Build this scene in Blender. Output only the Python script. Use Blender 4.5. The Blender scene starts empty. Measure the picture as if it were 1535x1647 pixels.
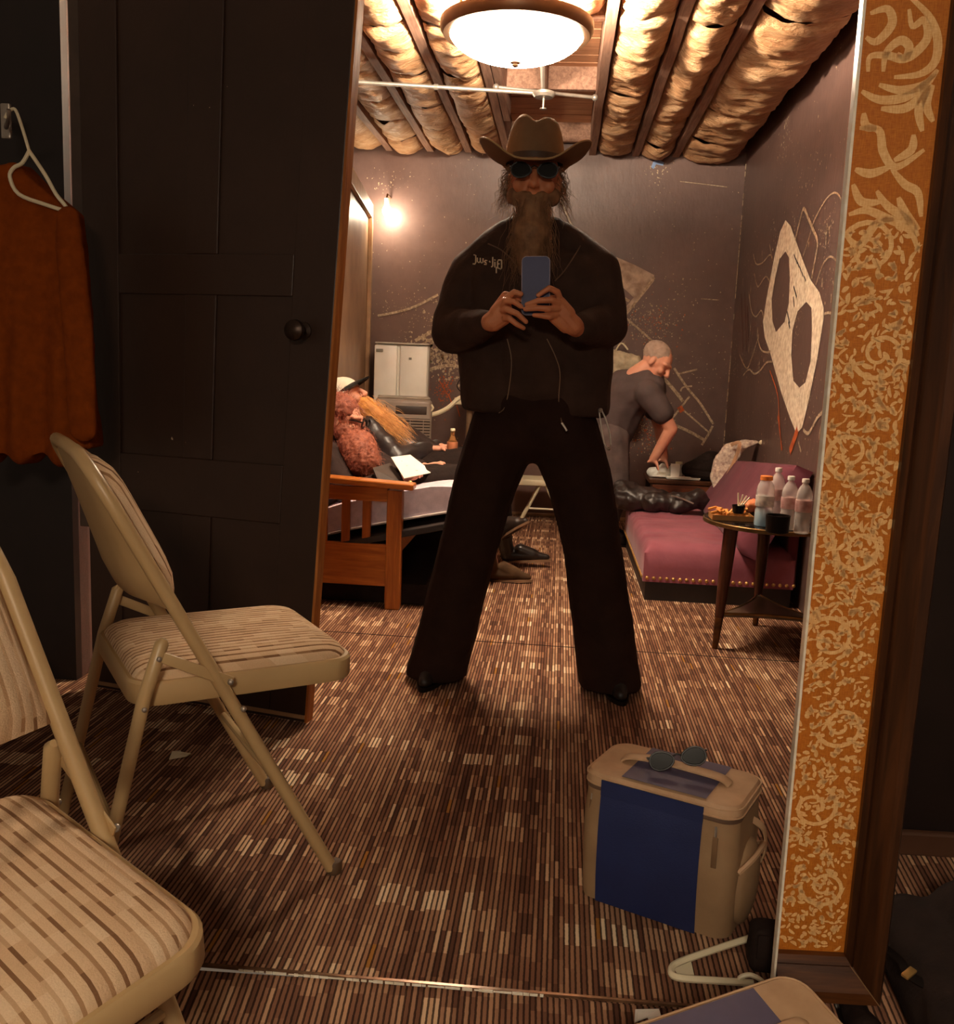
import bpy, bmesh, math, random
import numpy as np
from mathutils import Vector, Matrix, noise, geometry
from mathutils.bvhtree import BVHTree
R = math.radians
SC = bpy.context.scene
COL = SC.collection
random.seed(7)

# ------------------------------------------------------------------ camera
FPX, CX, CY, CAM_H, ROLL = 1540.0, 767.5, 823.5, 1.14, R(2.3)
_u, _v = (905-CX)/FPX, (CY-590)/FPX                  # vanishing point of the room's depth
_a = math.cos(ROLL)*_u-math.sin(ROLL)*_v
_b = math.sin(ROLL)*_u+math.cos(ROLL)*_v
PITCH = math.atan(_b); YAW = math.atan(_a*math.cos(PITCH))
FWD = Vector((-math.sin(YAW)*math.cos(PITCH), math.cos(YAW)*math.cos(PITCH), -math.sin(PITCH)))
_R0 = FWD.cross(Vector((0, 0, 1))).normalized(); _U0 = _R0.cross(FWD)
RIGHT = _R0*math.cos(ROLL)+_U0*math.sin(ROLL)
UP = -_R0*math.sin(ROLL)+_U0*math.cos(ROLL)
EYE = Vector((0, 0, CAM_H))
cd = bpy.data.cameras.new('camera'); cam = bpy.data.objects.new('camera', cd); COL.objects.link(cam)
cd.sensor_fit = 'HORIZONTAL'; cd.sensor_width = 36.0; cd.lens = 36.0*FPX/1535.0
cd.clip_start = 0.02; cd.clip_end = 60
_m3 = Matrix((RIGHT, UP, -FWD)).transposed()
cam.matrix_world = Matrix.Translation(EYE) @ _m3.to_4x4()
SC.camera = cam

# ------------------------------------------------------------------ world, exposure
W = bpy.data.worlds.new('world'); SC.world = W; W.use_nodes = True
_bg = W.node_tree.nodes['Background']; _bg.inputs[0].default_value = (1.0, 0.72, 0.5, 1); _bg.inputs[1].default_value = 0.02
SC.view_settings.view_transform = 'Standard'; SC.view_settings.look = 'None'
SC.view_settings.gamma = 1.0; SC.view_settings.use_curve_mapping = False
SC.view_settings.exposure = 2.65
SC.cycles.use_denoising = True
SC.cycles.sample_clamp_indirect = 4.0
SC.cycles.caustics_reflective = False; SC.cycles.caustics_refractive = False
SC.cycles.max_bounces = 8
LAMP_COL = (1.0, 0.825, 0.61)
LAMP_UP, LAMP_BOWL, BULB_W = 78.0, 15.0, .75

# ------------------------------------------------------------------ pixels to places
def ray(x, y):
    return (FWD+RIGHT*((x-CX)/FPX)+UP*((CY-y)/FPX)).normalized()
def fl(x, y, z=0.0):
    d = ray(x, y); return EYE+d*((z-EYE.z)/d.z)
def aY(x, y, Y):
    d = ray(x, y); return EYE+d*((Y-EYE.y)/d.y)
def aX(x, y, X):
    d = ray(x, y); return EYE+d*((X-EYE.x)/d.x)
# the tall mirror leans on the wall; what shows in it stands beyond this plane
_el, _az = R(5.28), R(-1.0)
MN = Vector((math.sin(_az)*math.cos(_el), math.cos(_az)*math.cos(_el), math.sin(_el)))
MP = fl(680, 1585)
REFL = Matrix.Translation(MP) @ (Matrix.Identity(4)-2*Matrix(((MN.x*MN.x, MN.x*MN.y, MN.x*MN.z, 0), (MN.y*MN.x, MN.y*MN.y, MN.y*MN.z, 0), (MN.z*MN.x, MN.z*MN.y, MN.z*MN.z, 0), (0, 0, 0, 0)))) @ Matrix.Translation(-MP)
FLIPX = Matrix.Diagonal((-1, 1, 1, 1))
def near_side(m):                                  # a thing's place on this side of the mirror
    return REFL @ m @ FLIPX
NSIDE = near_side(Matrix.Identity(4))
def on_mirror(x, y, off=0.0):
    d = ray(x, y); return EYE+d*(((MP-EYE).dot(MN)+off)/d.dot(MN))
NUP = (NSIDE.to_3x3() @ Vector((0, 0, 1))).normalized()
NORG = NSIDE.translation.copy()
def nfl(x, y, h=0.0):                              # floor on this side
    d = ray(x, y); return EYE+d*(((NORG-EYE).dot(NUP)+h)/d.dot(NUP))

# ------------------------------------------------------------------ materials
def lin(c):
    return tuple(((v/255)/12.92 if v/255 <= .04045 else (((v/255)+.055)/1.055)**2.4) for v in c)
MATS = {}
class NT:
    def __init__(s, name):
        s.m = bpy.data.materials.new(name); s.m.use_nodes = True; s.t = s.m.node_tree
        s.b = s.t.nodes['Principled BSDF']
    def n(s, kind, **kw):
        x = s.t.nodes.new(kind)
        for k, v in kw.items():
            setattr(x, k, v)
        return x
    def l(s, a, b): s.t.links.new(a, b)
    def math(s, op, a, b=None):
        x = s.n('ShaderNodeMath', operation=op)
        for i, q in enumerate((a, b)):
            if q is None: continue
            if isinstance(q, (int, float)): x.inputs[i].default_value = q
            else: s.l(q, x.inputs[i])
        return x.outputs[0]
    def ramp(s, fac, stops, interp='LINEAR'):
        x = s.n('ShaderNodeValToRGB'); e = x.color_ramp.elements; x.color_ramp.interpolation = interp
        while len(e) < len(stops): e.new(0.5)
        for i, (p, c) in enumerate(stops):
            e[i].position = p; e[i].color = (*lin(c), 1)
        s.l(fac, x.inputs[0]); return x.outputs[0]
    def mix(s, fac, a, b):
        x = s.n('ShaderNodeMix', data_type='RGBA')
        if isinstance(fac, (int, float)): x.inputs[0].default_value = fac
        else: s.l(fac, x.inputs[0])
        for i, q in ((6, a), (7, b)):
            if isinstance(q, tuple): x.inputs[i].default_value = (*lin(q), 1)
            else: s.l(q, x.inputs[i])
        return x.outputs[2]
    def noise(s, vec, scale, detail=3, rough=.55, dist=0):
        x = s.n('ShaderNodeTexNoise'); x.inputs['Scale'].default_value = scale; x.inputs['Detail'].default_value = detail
        x.inputs['Roughness'].default_value = rough; x.inputs['Distortion'].default_value = dist
        s.l(vec, x.inputs['Vector']); return x.outputs[0]
    def obj(s): return s.n('ShaderNodeTexCoord').outputs['Object']
    def mapping(s, vec, scale=(1, 1, 1), rot=(0, 0, 0)):
        x = s.n('ShaderNodeMapping'); x.inputs['Scale'].default_value = scale; x.inputs['Rotation'].default_value = rot
        s.l(vec, x.inputs[0]); return x.outputs[0]
    def bump(s, h, strength=.3, dist=.01):
        x = s.n('ShaderNodeBump'); x.inputs['Strength'].default_value = strength; x.inputs['Distance'].default_value = dist
        s.l(h, x.inputs['Height']); s.l(x.outputs[0], s.b.inputs['Normal'])
    def setp(s, rough=.6, metal=0.0, spec=.5, **kw):
        s.b.inputs['Roughness'].default_value = rough; s.b.inputs['Metallic'].default_value = metal
        s.b.inputs['Specular IOR Level'].default_value = spec
        for k, v in kw.items(): s.b.inputs[k].default_value = v
    def col(s, c):
        if isinstance(c, tuple): s.b.inputs['Base Color'].default_value = (*lin(c), 1)
        else: s.l(c, s.b.inputs['Base Color'])

def mat(name, c1, c2=None, scale=12, rough=.6, metal=0.0, bump=0.0, bscale=None, stretch=(1, 1, 1), spec=.5, **kw):
    if name in MATS: return MATS[name]
    t = NT(name); v = t.mapping(t.obj(), stretch)
    if c2 is None: c2 = tuple(int(x*.82) for x in c1)
    f = t.noise(v, scale, 4)
    t.col(t.ramp(f, [(.32, c1), (.68, c2)]))
    if bump: t.bump(t.noise(v, bscale or scale*4, 4), bump, .01)
    t.setp(rough, metal, spec, **kw)
    MATS[name] = t.m; return t.m

def carpet():
    t = NT('striped_carpet'); s = t.n('ShaderNodeSeparateXYZ'); t.l(t.obj(), s.inputs[0])
    xs = t.math('DIVIDE', t.math('ADD', s.outputs[0], t.math('MULTIPLY', t.noise(t.obj(), 90, 2), .0022)), .0108); ix = t.math('FLOOR', xs); fx = t.math('FRACT', xs)
    blk = t.math('FLOOR', t.math('DIVIDE', s.outputs[0], .0324))
    wn0 = t.n('ShaderNodeTexWhiteNoise', noise_dimensions='1D'); t.l(blk, wn0.inputs['W'])
    ys = t.math('ADD', t.math('DIVIDE', s.outputs[1], .075), t.math('MULTIPLY', wn0.outputs[0], .45)); iy = t.math('FLOOR', ys)
    c = t.n('ShaderNodeCombineXYZ'); t.l(ix, c.inputs[0]); t.l(iy, c.inputs[1])
    wn = t.n('ShaderNodeTexWhiteNoise', noise_dimensions='3D'); t.l(c.outputs[0], wn.inputs['Vector'])
    c2 = t.n('ShaderNodeCombineXYZ'); t.l(t.math('DIVIDE', blk, 9.0), c2.inputs[0]); t.l(t.math('MULTIPLY', iy, .9), c2.inputs[1])
    big = t.noise(c2.outputs[0], 1.0, 2)
    wc = t.n('ShaderNodeTexWhiteNoise', noise_dimensions='1D'); t.l(ix, wc.inputs['W'])
    pale_dash = t.math('MULTIPLY', t.math('MINIMUM', t.math('MAXIMUM', t.math('MULTIPLY', t.math('SUBTRACT', big, .50), 6.0), 0.0), 1.0), t.math('GREATER_THAN', wn.outputs[0], .42))  # pale dashes of the carpet's own pattern, clustered by row
    patch = t.noise(t.mapping(t.obj(), (1, 1.6, 1)), 2.2, 2)
    val = t.math('ADD', t.math('ADD', t.math('MULTIPLY', wc.outputs[0], .30), t.math('MULTIPLY', wn.outputs[0], .24)), t.math('ADD', t.math('MULTIPLY', pale_dash, .42), t.math('MULTIPLY', t.math('SUBTRACT', patch, .5), .35)))
    col = t.ramp(val, [(.0, (92, 60, 46)), (.2, (138, 96, 74)), (.4, (178, 134, 104)), (.6, (212, 170, 134)), (.85, (252, 226, 190))])
    wn2 = t.n('ShaderNodeTexWhiteNoise', noise_dimensions='3D'); t.l(c.outputs[0], wn2.inputs['Vector'])
    sep = t.n('ShaderNodeSeparateColor'); t.l(wn2.outputs[1], sep.inputs[0])
    col = t.mix(t.math('GREATER_THAN', sep.outputs[2], .994), col, (170, 116, 56))
    prof = t.math('SINE', t.math('MULTIPLY', fx, math.pi))
    groove = t.math('LESS_THAN', prof, .55)
    col = t.mix(t.math('MULTIPLY', groove, .85), col, (40, 22, 16))
    fuzz = t.noise(t.obj(), 700, 2)
    t.col(col); t.bump(t.math('ADD', prof, t.math('MULTIPLY', fuzz, .6)), .55, .004); t.setp(.95, spec=.15)
    return t.m

def dark_wall(name, base, worn, fleck=.66):
    t = NT(name); v = t.obj()
    a = t.noise(v, 1.6, 5); b = t.noise(v, 9, 6, .65)
    col = t.ramp(t.math('ADD', t.math('MULTIPLY', a, .6), t.math('MULTIPLY', b, .4)), [(.35, base), (.66, worn)])
    sp = t.math('MULTIPLY', t.noise(v, 55, 2, .5), t.math('ADD', t.noise(v, 3.0, 3), .42))
    col = t.mix(t.math('GREATER_THAN', sp, fleck), col, (196, 172, 140))
    t.col(col); t.bump(t.noise(t.mapping(v, (1, 1, .35)), 40, 5), .12, .01); t.setp(.42, spec=.45)
    return t.m

def wood(name, c1, c2, axis=0, rough=.4, scale=5, bump=.15):
    t = NT(name); st = [10, 10, 10]; st[axis] = .7
    v = t.mapping(t.obj(), tuple(st))
    f = t.noise(v, scale, 5, .6, .8)
    t.col(t.ramp(f, [(.28, c1), (.5, tuple(int((p+q)/2) for p, q in zip(c1, c2))), (.72, c2)]))
    t.bump(f, bump, .006); t.setp(rough, spec=.4); return t.m

def seat_fabric():
    t = NT('striped_seat_fabric'); s = t.n('ShaderNodeSeparateXYZ'); t.l(t.obj(), s.inputs[0])
    xs = t.math('DIVIDE', s.outputs[0], .0165); ix = t.math('FLOOR', xs); fx = t.math('FRACT', xs)
    wn0 = t.n('ShaderNodeTexWhiteNoise', noise_dimensions='1D'); t.l(ix, wn0.inputs['W'])
    yz = t.math('ADD', s.outputs[1], s.outputs[2])
    iy = t.math('FLOOR', t.math('ADD', t.math('DIVIDE', yz, .032), t.math('MULTIPLY', wn0.outputs[0], 7)))
    c = t.n('ShaderNodeCombineXYZ'); t.l(ix, c.inputs[0]); t.l(iy, c.inputs[1])
    wn = t.n('ShaderNodeTexWhiteNoise', noise_dimensions='3D'); t.l(c.outputs[0], wn.inputs['Vector'])
    body = t.ramp(wn.outputs[0], [(.0, (214, 178, 142)), (.5, (222, 188, 152)), (1.0, (230, 200, 166))])
    dash = t.ramp(wn.outputs[0], [(.0, (112, 76, 50)), (.5, (156, 116, 82)), (1.0, (206, 170, 134))])
    col = t.mix(t.math('MULTIPLY', t.math('GREATER_THAN', fx, .70), 1.0), body, dash)
    nz = t.noise(t.obj(), 420, 2)
    col = t.mix(t.math('MULTIPLY', nz, .3), col, (150, 116, 80))
    t.col(col); t.bump(t.math('ADD', t.math('MULTIPLY', t.math('SINE', t.math('MULTIPLY', fx, math.pi)), 1.0), nz), .5, .003); t.setp(.9, spec=.2)
    return t.m

def damask():
    t = NT('gold_damask_cloth'); v = t.obj()
    weave = t.noise(t.mapping(v, (260, 260, 30)), 3, 2); weave2 = t.noise(t.mapping(v, (30, 30, 320)), 3, 2)
    f = t.math('ADD', t.math('MULTIPLY', weave, .5), t.math('MULTIPLY', weave2, .5))
    t.col(t.ramp(f, [(.35, (176, 92, 14)), (.65, (206, 126, 38))])); t.bump(f, .25, .003); t.setp(.6, spec=.4); return t.m

def damask_light():
    t = NT('pale_gold_damask_figure'); v = t.obj()
    weave = t.noise(t.mapping(v, (260, 260, 30)), 3, 2); weave2 = t.noise(t.mapping(v, (30, 30, 320)), 3, 2)
    f = t.math('ADD', t.math('MULTIPLY', weave, .5), t.math('MULTIPLY', weave2, .5))
    t.col(t.ramp(f, [(.32, (226, 160, 88)), (.65, (250, 208, 146))])); t.setp(.5, spec=.4); return t.m

def kraft():
    t = NT('kraft_paper_insulation'); v = t.obj()
    a = t.noise(v, 5, 5, .6); b = t.noise(t.mapping(v, (1, 4, 1)), 16, 5, .65)
    f = t.math('ADD', t.math('MULTIPLY', a, .55), t.math('MULTIPLY', b, .45))
    t.col(t.ramp(f, [(.3, (160, 108, 72)), (.5, (204, 154, 110)), (.7, (236, 202, 162))]))
    wr = t.noise(t.mapping(v, (14, 34, 14)), 1.0, 6, .7, 1.2)
    t.bump(t.math('ADD', wr, t.math('MULTIPLY', b, .6)), .8, .03); t.setp(.5, spec=.4); return t.m

def glassy(name, c, rough=.05, trans=.9, ior=1.33):
    t = NT(name); t.col(c); t.setp(rough, spec=.5); t.b.inputs['Transmission Weight'].default_value = trans; t.b.inputs['IOR'].default_value = ior
    return t.m
def emissive(name, c, s, base=(255, 240, 215)):
    t = NT(name); t.col(base); t.setp(.35); t.b.inputs['Emission Color'].default_value = (*c, 1); t.b.inputs['Emission Strength'].default_value = s; return t.m

M_CARPET = carpet()
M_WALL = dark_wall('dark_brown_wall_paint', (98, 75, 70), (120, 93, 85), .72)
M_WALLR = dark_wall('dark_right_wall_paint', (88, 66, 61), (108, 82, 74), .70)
M_BLACKWALL = mat('black_wall_paint', (34, 22, 20), (26, 16, 14), rough=.5)
M_DOOR = dark_wall('black_door_paint', (50, 33, 25), (62, 42, 32), .80)
M_RAWEDGE = wood('raw_door_edge_wood', (150, 84, 34), (206, 132, 66), 2)
M_KRAFT = kraft()
M_JOIST = wood('old_joist_wood', (116, 84, 68), (172, 132, 110), 1, .75)
M_BOARD = wood('ceiling_board_wood', (150, 100, 72), (204, 152, 112), 0, .7)
M_FABRIC = seat_fabric()
M_BEIGE = mat('beige_enamel_metal', (190, 158, 112), (180, 148, 104), 6, .38, spec=.5)
M_DAMASK = damask(); M_DAMASKL = damask_light()
M_DARKWOOD = wood('dark_frame_wood', (42, 22, 11), (84, 48, 24), 2, .35)
M_DARKWOODX = wood('dark_frame_wood_cross', (56, 28, 12), (104, 60, 28), 0, .35)
M_OAK = wood('honey_oak', (150, 78, 26), (204, 122, 50), 0, .35)
M_OAKZ = wood('honey_oak_upright', (140, 72, 26), (196, 114, 46), 2, .35)
M_BRONZE = mat('brown_bronze_metal', (112, 80, 54), (92, 64, 42), 9, .4, .5)
M_STEEL = mat('galvanised_steel', (186, 176, 164), (160, 150, 140), 20, .35, .7)
M_WHITE = mat('white_plastic', (246, 242, 232), (238, 232, 220), 6, .4)
M_CREAM = mat('cream_plastic', (236, 224, 192), (228, 214, 180), 6, .4)
M_BLACK = mat('black_cloth', (42, 30, 26), (32, 22, 19), 20, .85, bump=.2, spec=.15)
M_BLACKS = mat('black_satin', (28, 20, 17), (20, 14, 12), 10, .35, spec=.2)
M_JACKET = mat('black_work_jacket', (66, 47, 39), (54, 38, 32), 14, .85, bump=.25, bscale=90, spec=.2)
M_PANTS = mat('black_jeans', (48, 31, 25), (40, 25, 20), 14, .9, bump=.2, bscale=120, spec=.1)
M_SKIN = mat('skin', (214, 142, 100), (196, 120, 82), 9, .5, bump=.08, bscale=80)
M_SKINP = mat('pale_pink_skin', (222, 160, 132), (204, 136, 110), 9, .5)
M_HAT = mat('tan_felt_hat', (134, 106, 80), (116, 90, 66), 8, .9, bump=.1, bscale=200, spec=.1)
M_BLUE = mat('navy_blue_nylon', (30, 44, 92), (24, 34, 76), 5, .55, bump=.15, bscale=300)
M_BLUETOP = mat('faded_blue_vinyl', (104, 96, 120), (84, 78, 104), 7, .5)
M_TAUPE = mat('taupe_grey_nylon', (162, 130, 96), (140, 110, 80), 8, .7, bump=.1, bscale=300)
M_TAUPEL = mat('pale_taupe_vinyl', (206, 170, 134), (182, 146, 112), 12, .55)
M_PURPLE = mat('mauve_velvet', (160, 92, 104), (134, 72, 84), 4, .85, bump=.15, bscale=30, spec=.2, **{'Sheen Weight': .15, 'Sheen Roughness': .4})
M_PLUM = mat('plum_velvet', (124, 66, 78), (104, 52, 64), 4, .85, bump=.15, bscale=30, spec=.2, **{'Sheen Weight': .15, 'Sheen Roughness': .4})
M_BRASS = mat('brass', (226, 180, 112), (196, 148, 84), 20, .35, .7)
M_PAINT = mat('chalky_white_paint', (214, 190, 160), (138, 112, 90), 60, .8)
M_ORANGEP = mat('rusty_orange_paint', (206, 100, 44), (160, 72, 34), 26, .8)

# ------------------------------------------------------------------ mesh helpers
class G:
    def __init__(s): s.v = []; s.f = []
    def add(s, v, f):
        o = len(s.v); s.v += [Vector(p) for p in v]; s.f += [tuple(i+o for i in q) for q in f]; return s
    def box(s, c, d, rot=None, r=0.0, seg=2):
        bm = bmesh.new(); bmesh.ops.create_cube(bm, size=1.0)
        bmesh.ops.scale(bm, vec=Vector(d), verts=bm.verts)
        if r > 0: bmesh.ops.bevel(bm, geom=list(bm.edges), offset=min(r, min(d)*.49), segments=seg, profile=.5, affect='EDGES')
        if rot is not None: bmesh.ops.rotate(bm, cent=(0, 0, 0), matrix=rot, verts=bm.verts)
        bm.verts.ensure_lookup_table(); bm.verts.index_update()
        s.add([q.co+Vector(c) for q in bm.verts], [[q.index for q in fc.verts] for fc in bm.faces]); bm.free(); return s
    def beam(s, a, b, w, h, upv=(0, 0, 1), r=0.0):
        a = Vector(a); b = Vector(b); y = (b-a).normalized(); x = y.cross(Vector(upv)).normalized(); z = x.cross(y)
        return s.box((a+b)/2, (w, (b-a).length, h), Matrix((x, y, z)).transposed(), r)
    def tube(s, path, r, n=8, closed=False, flat=1.0, flatdir=None):
        path = [Vector(p) for p in path]; k = len(path)
        rs = r if isinstance(r, (list, tuple)) else [r]*k
        tans = []
        for i in range(k):
            a = path[i-1] if (i > 0 or closed) else path[i]; b = path[(i+1) % k] if (i < k-1 or closed) else path[i]
            tans.append((b-a).normalized() if (b-a).length > 1e-9 else Vector((0, 0, 1)))
        t0 = tans[0]; ref = Vector(flatdir) if flatdir else (Vector((0, 0, 1)) if abs(t0.z) < .9 else Vector((1, 0, 0)))
        u = (ref-t0*ref.dot(t0)).normalized(); V = []
        for i in range(k):
            t = tans[i]
            q = (ref-t*ref.dot(t)) if flatdir else (u-t*u.dot(t))
            u = q.normalized() if q.length > 1e-6 else u
            w = t.cross(u)
            for j in range(n):
                an = 2*math.pi*j/n; V.append(path[i]+u*(math.cos(an)*rs[i]*flat)+w*(math.sin(an)*rs[i]))
        F = []
        for i in range(k if closed else k-1):
            i2 = (i+1) % k
            for j in range(n):
                j2 = (j+1) % n; F.append((i*n+j, i*n+j2, i2*n+j2, i2*n+j))
        if not closed:
            F.append(tuple(reversed(range(n)))); F.append(tuple(range((k-1)*n, k*n)))
        return s.add(V, F)
    def lathe(s, prof, c=(0, 0, 0), n=24, axis=None):
        V = []; F = []; k = len(prof); c = Vector(c)
        m = Vector((0, 0, 1)).rotation_difference(Vector(axis)).to_matrix() if axis is not None else Matrix.Identity(3)
        for (r, z) in prof:
            for j in range(n):
                an = 2*math.pi*j/n; V.append(c+m @ Vector((r*math.cos(an), r*math.sin(an), z)))
        for i in range(k-1):
            for j in range(n):
                j2 = (j+1) % n; F.append((i*n+j, i*n+j2, (i+1)*n+j2, (i+1)*n+j))
        F.append(tuple(reversed(range(n)))); F.append(tuple(range((k-1)*n, k*n)))
        return s.add(V, F)
    def ell(s, c, r, rot=None, n=12, m=8):
        c = Vector(c); V = []; F = []
        if isinstance(r, (int, float)): r = (r, r, r)
        for i in range(1, m):
            th = math.pi*i/m
            for j in range(n):
                ph = 2*math.pi*j/n; V.append(Vector((r[0]*math.sin(th)*math.cos(ph), r[1]*math.sin(th)*math.sin(ph), r[2]*math.cos(th))))
        V.append(Vector((0, 0, r[2]))); V.append(Vector((0, 0, -r[2])))
        if rot is not None: V = [rot @ q for q in V]
        V = [q+c for q in V]; T = len(V)-2
        for i in range(m-2):
            for j in range(n):
                j2 = (j+1) % n; F.append((i*n+j, (i+1)*n+j, (i+1)*n+j2, i*n+j2))
        for j in range(n):
            j2 = (j+1) % n; F.append((T, j, j2)); F.append((T+1, (m-2)*n+j2, (m-2)*n+j))
        return s.add(V, F)
    def cap(s, a, ra, b, rb, flat=1.0, fd=None, n=12):
        a = Vector(a); b = Vector(b); d = (b-a); L = d.length
        if L < 1e-6: return s.ell(a, ra)
        d /= L; P = []; rr = []
        for q in (-.98, -.7, -.35): P.append(a+d*ra*q); rr.append(ra*math.sqrt(1-q*q))
        P.append(a); rr.append(ra); P.append(b); rr.append(rb)
        for q in (.35, .7, .98): P.append(b+d*rb*q); rr.append(rb*math.sqrt(1-q*q))
        return s.tube(P, rr, n, flat=flat, flatdir=fd)
    def chain(s, pts, rs, flat=1.0, fd=None):
        for i in range(len(pts)-1): s.cap(pts[i], rs[i], pts[i+1], rs[i+1], flat, fd)
        return s
    def prism(s, poly, ex):
        n = len(poly); poly = [Vector(p) for p in poly]; ex = Vector(ex)
        return s.add(poly+[p+ex for p in poly], [tuple(range(n)), tuple(reversed(range(n, 2*n)))]+[((i+1) % n, i, n+i, n+(i+1) % n) for i in range(n)])
    def grid(s, fn, nu, nv, cu=False):
        V = [fn(i/(nu if cu else nu-1), j/(nv-1)) for j in range(nv) for i in range(nu)]; F = []
        for j in range(nv-1):
            for i in range(nu if cu else nu-1):
                i2 = (i+1) % nu; F.append((j*nu+i, j*nu+i2, (j+1)*nu+i2, (j+1)*nu+i))
        return s.add(V, F)

def mesh_of(name, g):
    me = bpy.data.meshes.new(name); me.from_pydata([tuple(p) for p in g.v], [], g.f); me.update()
    bm = bmesh.new(); bm.from_mesh(me); bmesh.ops.recalc_face_normals(bm, faces=bm.faces); bm.to_mesh(me); bm.free()
    return me
def wm(o):
    return wm(o.parent) @ o.matrix_basis if o.parent is not None else o.matrix_basis.copy()
def mk(name, g, m, parent=None, smooth=True, world=False, label=None, cat=None, group=None, kind=None, angle=40):
    me = g if isinstance(g, bpy.types.Mesh) else mesh_of(name, g)
    if world and parent is not None: me.transform(wm(parent).inverted())
    if not me.materials: me.materials.append(m)
    if smooth:
        me.shade_smooth()
        me.set_sharp_from_angle(angle=R(angle))
    o = bpy.data.objects.new(name, me); COL.objects.link(o)
    if parent is not None: o.parent = parent
    tag(o, label, cat, group, kind); return o
def tag(o, label=None, cat=None, group=None, kind=None):
    if label: o['label'] = label
    if cat: o['category'] = cat
    if group: o['group'] = group
    if kind: o['kind'] = kind
    return o
def thing(name, label, cat, loc=(0, 0, 0), rz=0.0, group=None, matrix=None):
    o = bpy.data.objects.new(name, None); COL.objects.link(o); o.empty_display_size = .05
    mw = matrix if matrix is not None else Matrix.Translation(Vector(loc)) @ Matrix.Rotation(rz, 4, 'Z')
    o.matrix_world = mw; o.matrix_basis = mw
    return tag(o, label, cat, group)
def copy_tree(o, matrix, label, group=None):
    c = o.copy(); COL.objects.link(c); c.matrix_world = matrix; c.matrix_basis = matrix; c['label'] = label
    if group: c['group'] = group
    for ch in [q for q in bpy.data.objects if q.parent is o]:
        k = ch.copy(); COL.objects.link(k); k.parent = c
        for gc in [q for q in bpy.data.objects if q.parent is ch]:
            z = gc.copy(); COL.objects.link(z); z.parent = k
    return c
def organic(name, g, voxel=.008, smooth=4, fn=None, dec=0):
    me = bpy.data.meshes.new(name); me.from_pydata([tuple(p) for p in g.v], [], g.f); me.update()
    bm = bmesh.new(); bm.from_mesh(me); bmesh.ops.recalc_face_normals(bm, faces=bm.faces); bm.to_mesh(me); bm.free()
    o = bpy.data.objects.new('tmp', me); COL.objects.link(o)
    md = o.modifiers.new('r', 'REMESH'); md.mode = 'VOXEL'; md.voxel_size = voxel
    if smooth:
        sm = o.modifiers.new('s', 'SMOOTH'); sm.iterations = smooth; sm.factor = .5
    dg = bpy.context.evaluated_depsgraph_get(); dg.update()
    out = bpy.data.meshes.new_from_object(o.evaluated_get(dg)); out.name = name
    bpy.data.objects.remove(o); bpy.data.meshes.remove(me)
    if fn:
        out.update()
        ns = [v.normal.copy() for v in out.vertices]
        for v, nn in zip(out.vertices, ns): v.co = v.co+nn*fn(v.co)
    out.materials.clear(); return out
def folds(amp, sc, st=(1, 1, 1)):
    def f(p):
        q = Vector((p.x*sc*st[0], p.y*sc*st[1], p.z*sc*st[2]))
        a = noise.noise(q); b = noise.noise(q*2.3+Vector((5, 1, 2)))
        return amp*((1-abs(a)*2)*.6+b*.5)
    return f
def strands(specs, r=.0012, seg=5, curl=.01):
    g = G()
    for (p, d, L) in specs:
        p = Vector(p); d = Vector(d).normalized(); ph = random.random()*6.3; fr = random.uniform(1.0, 2.2)
        a = d.orthogonal().normalized(); b = d.cross(a); path = []
        for i in range(seg+1):
            t = i/seg; path.append(p+d*(L*t)+a*(math.sin(ph+t*fr*6.3)-math.sin(ph))*curl+b*(math.cos(ph+t*fr*6.3)-math.cos(ph))*curl+Vector((0, 0, -.12*L*t*t)))
        g.tube(path, [r*(1-.75*i/seg) for i in range(seg+1)], 3)
    return g
def ribbon(pts, w, nrm, lift=.002, tw=0.0):
    """flat painted stroke lying on a surface"""
    g = G(); pts = [Vector(p) for p in pts]; nrm = Vector(nrm).normalized(); n = len(pts); V = []
    for i in range(n):
        a = pts[max(0, i-1)]; b = pts[min(n-1, i+1)]; t = (b-a).normalized(); s = t.cross(nrm).normalized()
        ww = w[i] if isinstance(w, (list, tuple)) else w
        V += [pts[i]+s*ww/2+nrm*lift, pts[i]-s*ww/2+nrm*lift]
    F = [(2*i, 2*i+1, 2*i+3, 2*i+2) for i in range(n-1)]
    return g.add(V, F)
def spline(pts, k=6):
    pts = [Vector(p) for p in pts]; out = []
    for i in range(len(pts)-1):
        p0 = pts[max(0, i-1)]; p1 = pts[i]; p2 = pts[i+1]; p3 = pts[min(len(pts)-1, i+2)]
        for j in range(k):
            t = j/k; out.append(.5*((2*p1)+(p2-p0)*t+(2*p0-5*p1+4*p2-p3)*t*t+(3*p1-p0-3*p2+p3)*t**3))
    out.append(pts[-1]); return out

# ================================================================== THE SETTING
FARY, XR, ZC = 7.29, 1.23, 2.66
def quad(a, b, c, d): return G().add([a, b, c, d], [(0, 1, 2, 3)])
floor = mk('floor', quad((-3.2, MP.y, 0), (XR, MP.y, 0), (XR, FARY, 0), (-3.2, FARY, 0)), M_CARPET, smooth=False, kind='structure', label='striped brown carpet of the room seen in the mirror')
g = G().add([(-3, MP.y, 0), (2.4, MP.y, 0), (2.4, 4.6, 0), (-3, 4.6, 0)], [(0, 1, 2, 3)])
g.add([(-.455, MP.y, 0), (-.68, 1.0, 0), (-2.6, 1.0, 0), (-2.6, MP.y, 0)], [(0, 1, 2, 3)])
fn = mk('floor', g, M_CARPET, smooth=False, kind='structure', label='striped brown carpet in front of the mirror'); fn.matrix_world = NSIDE
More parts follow.
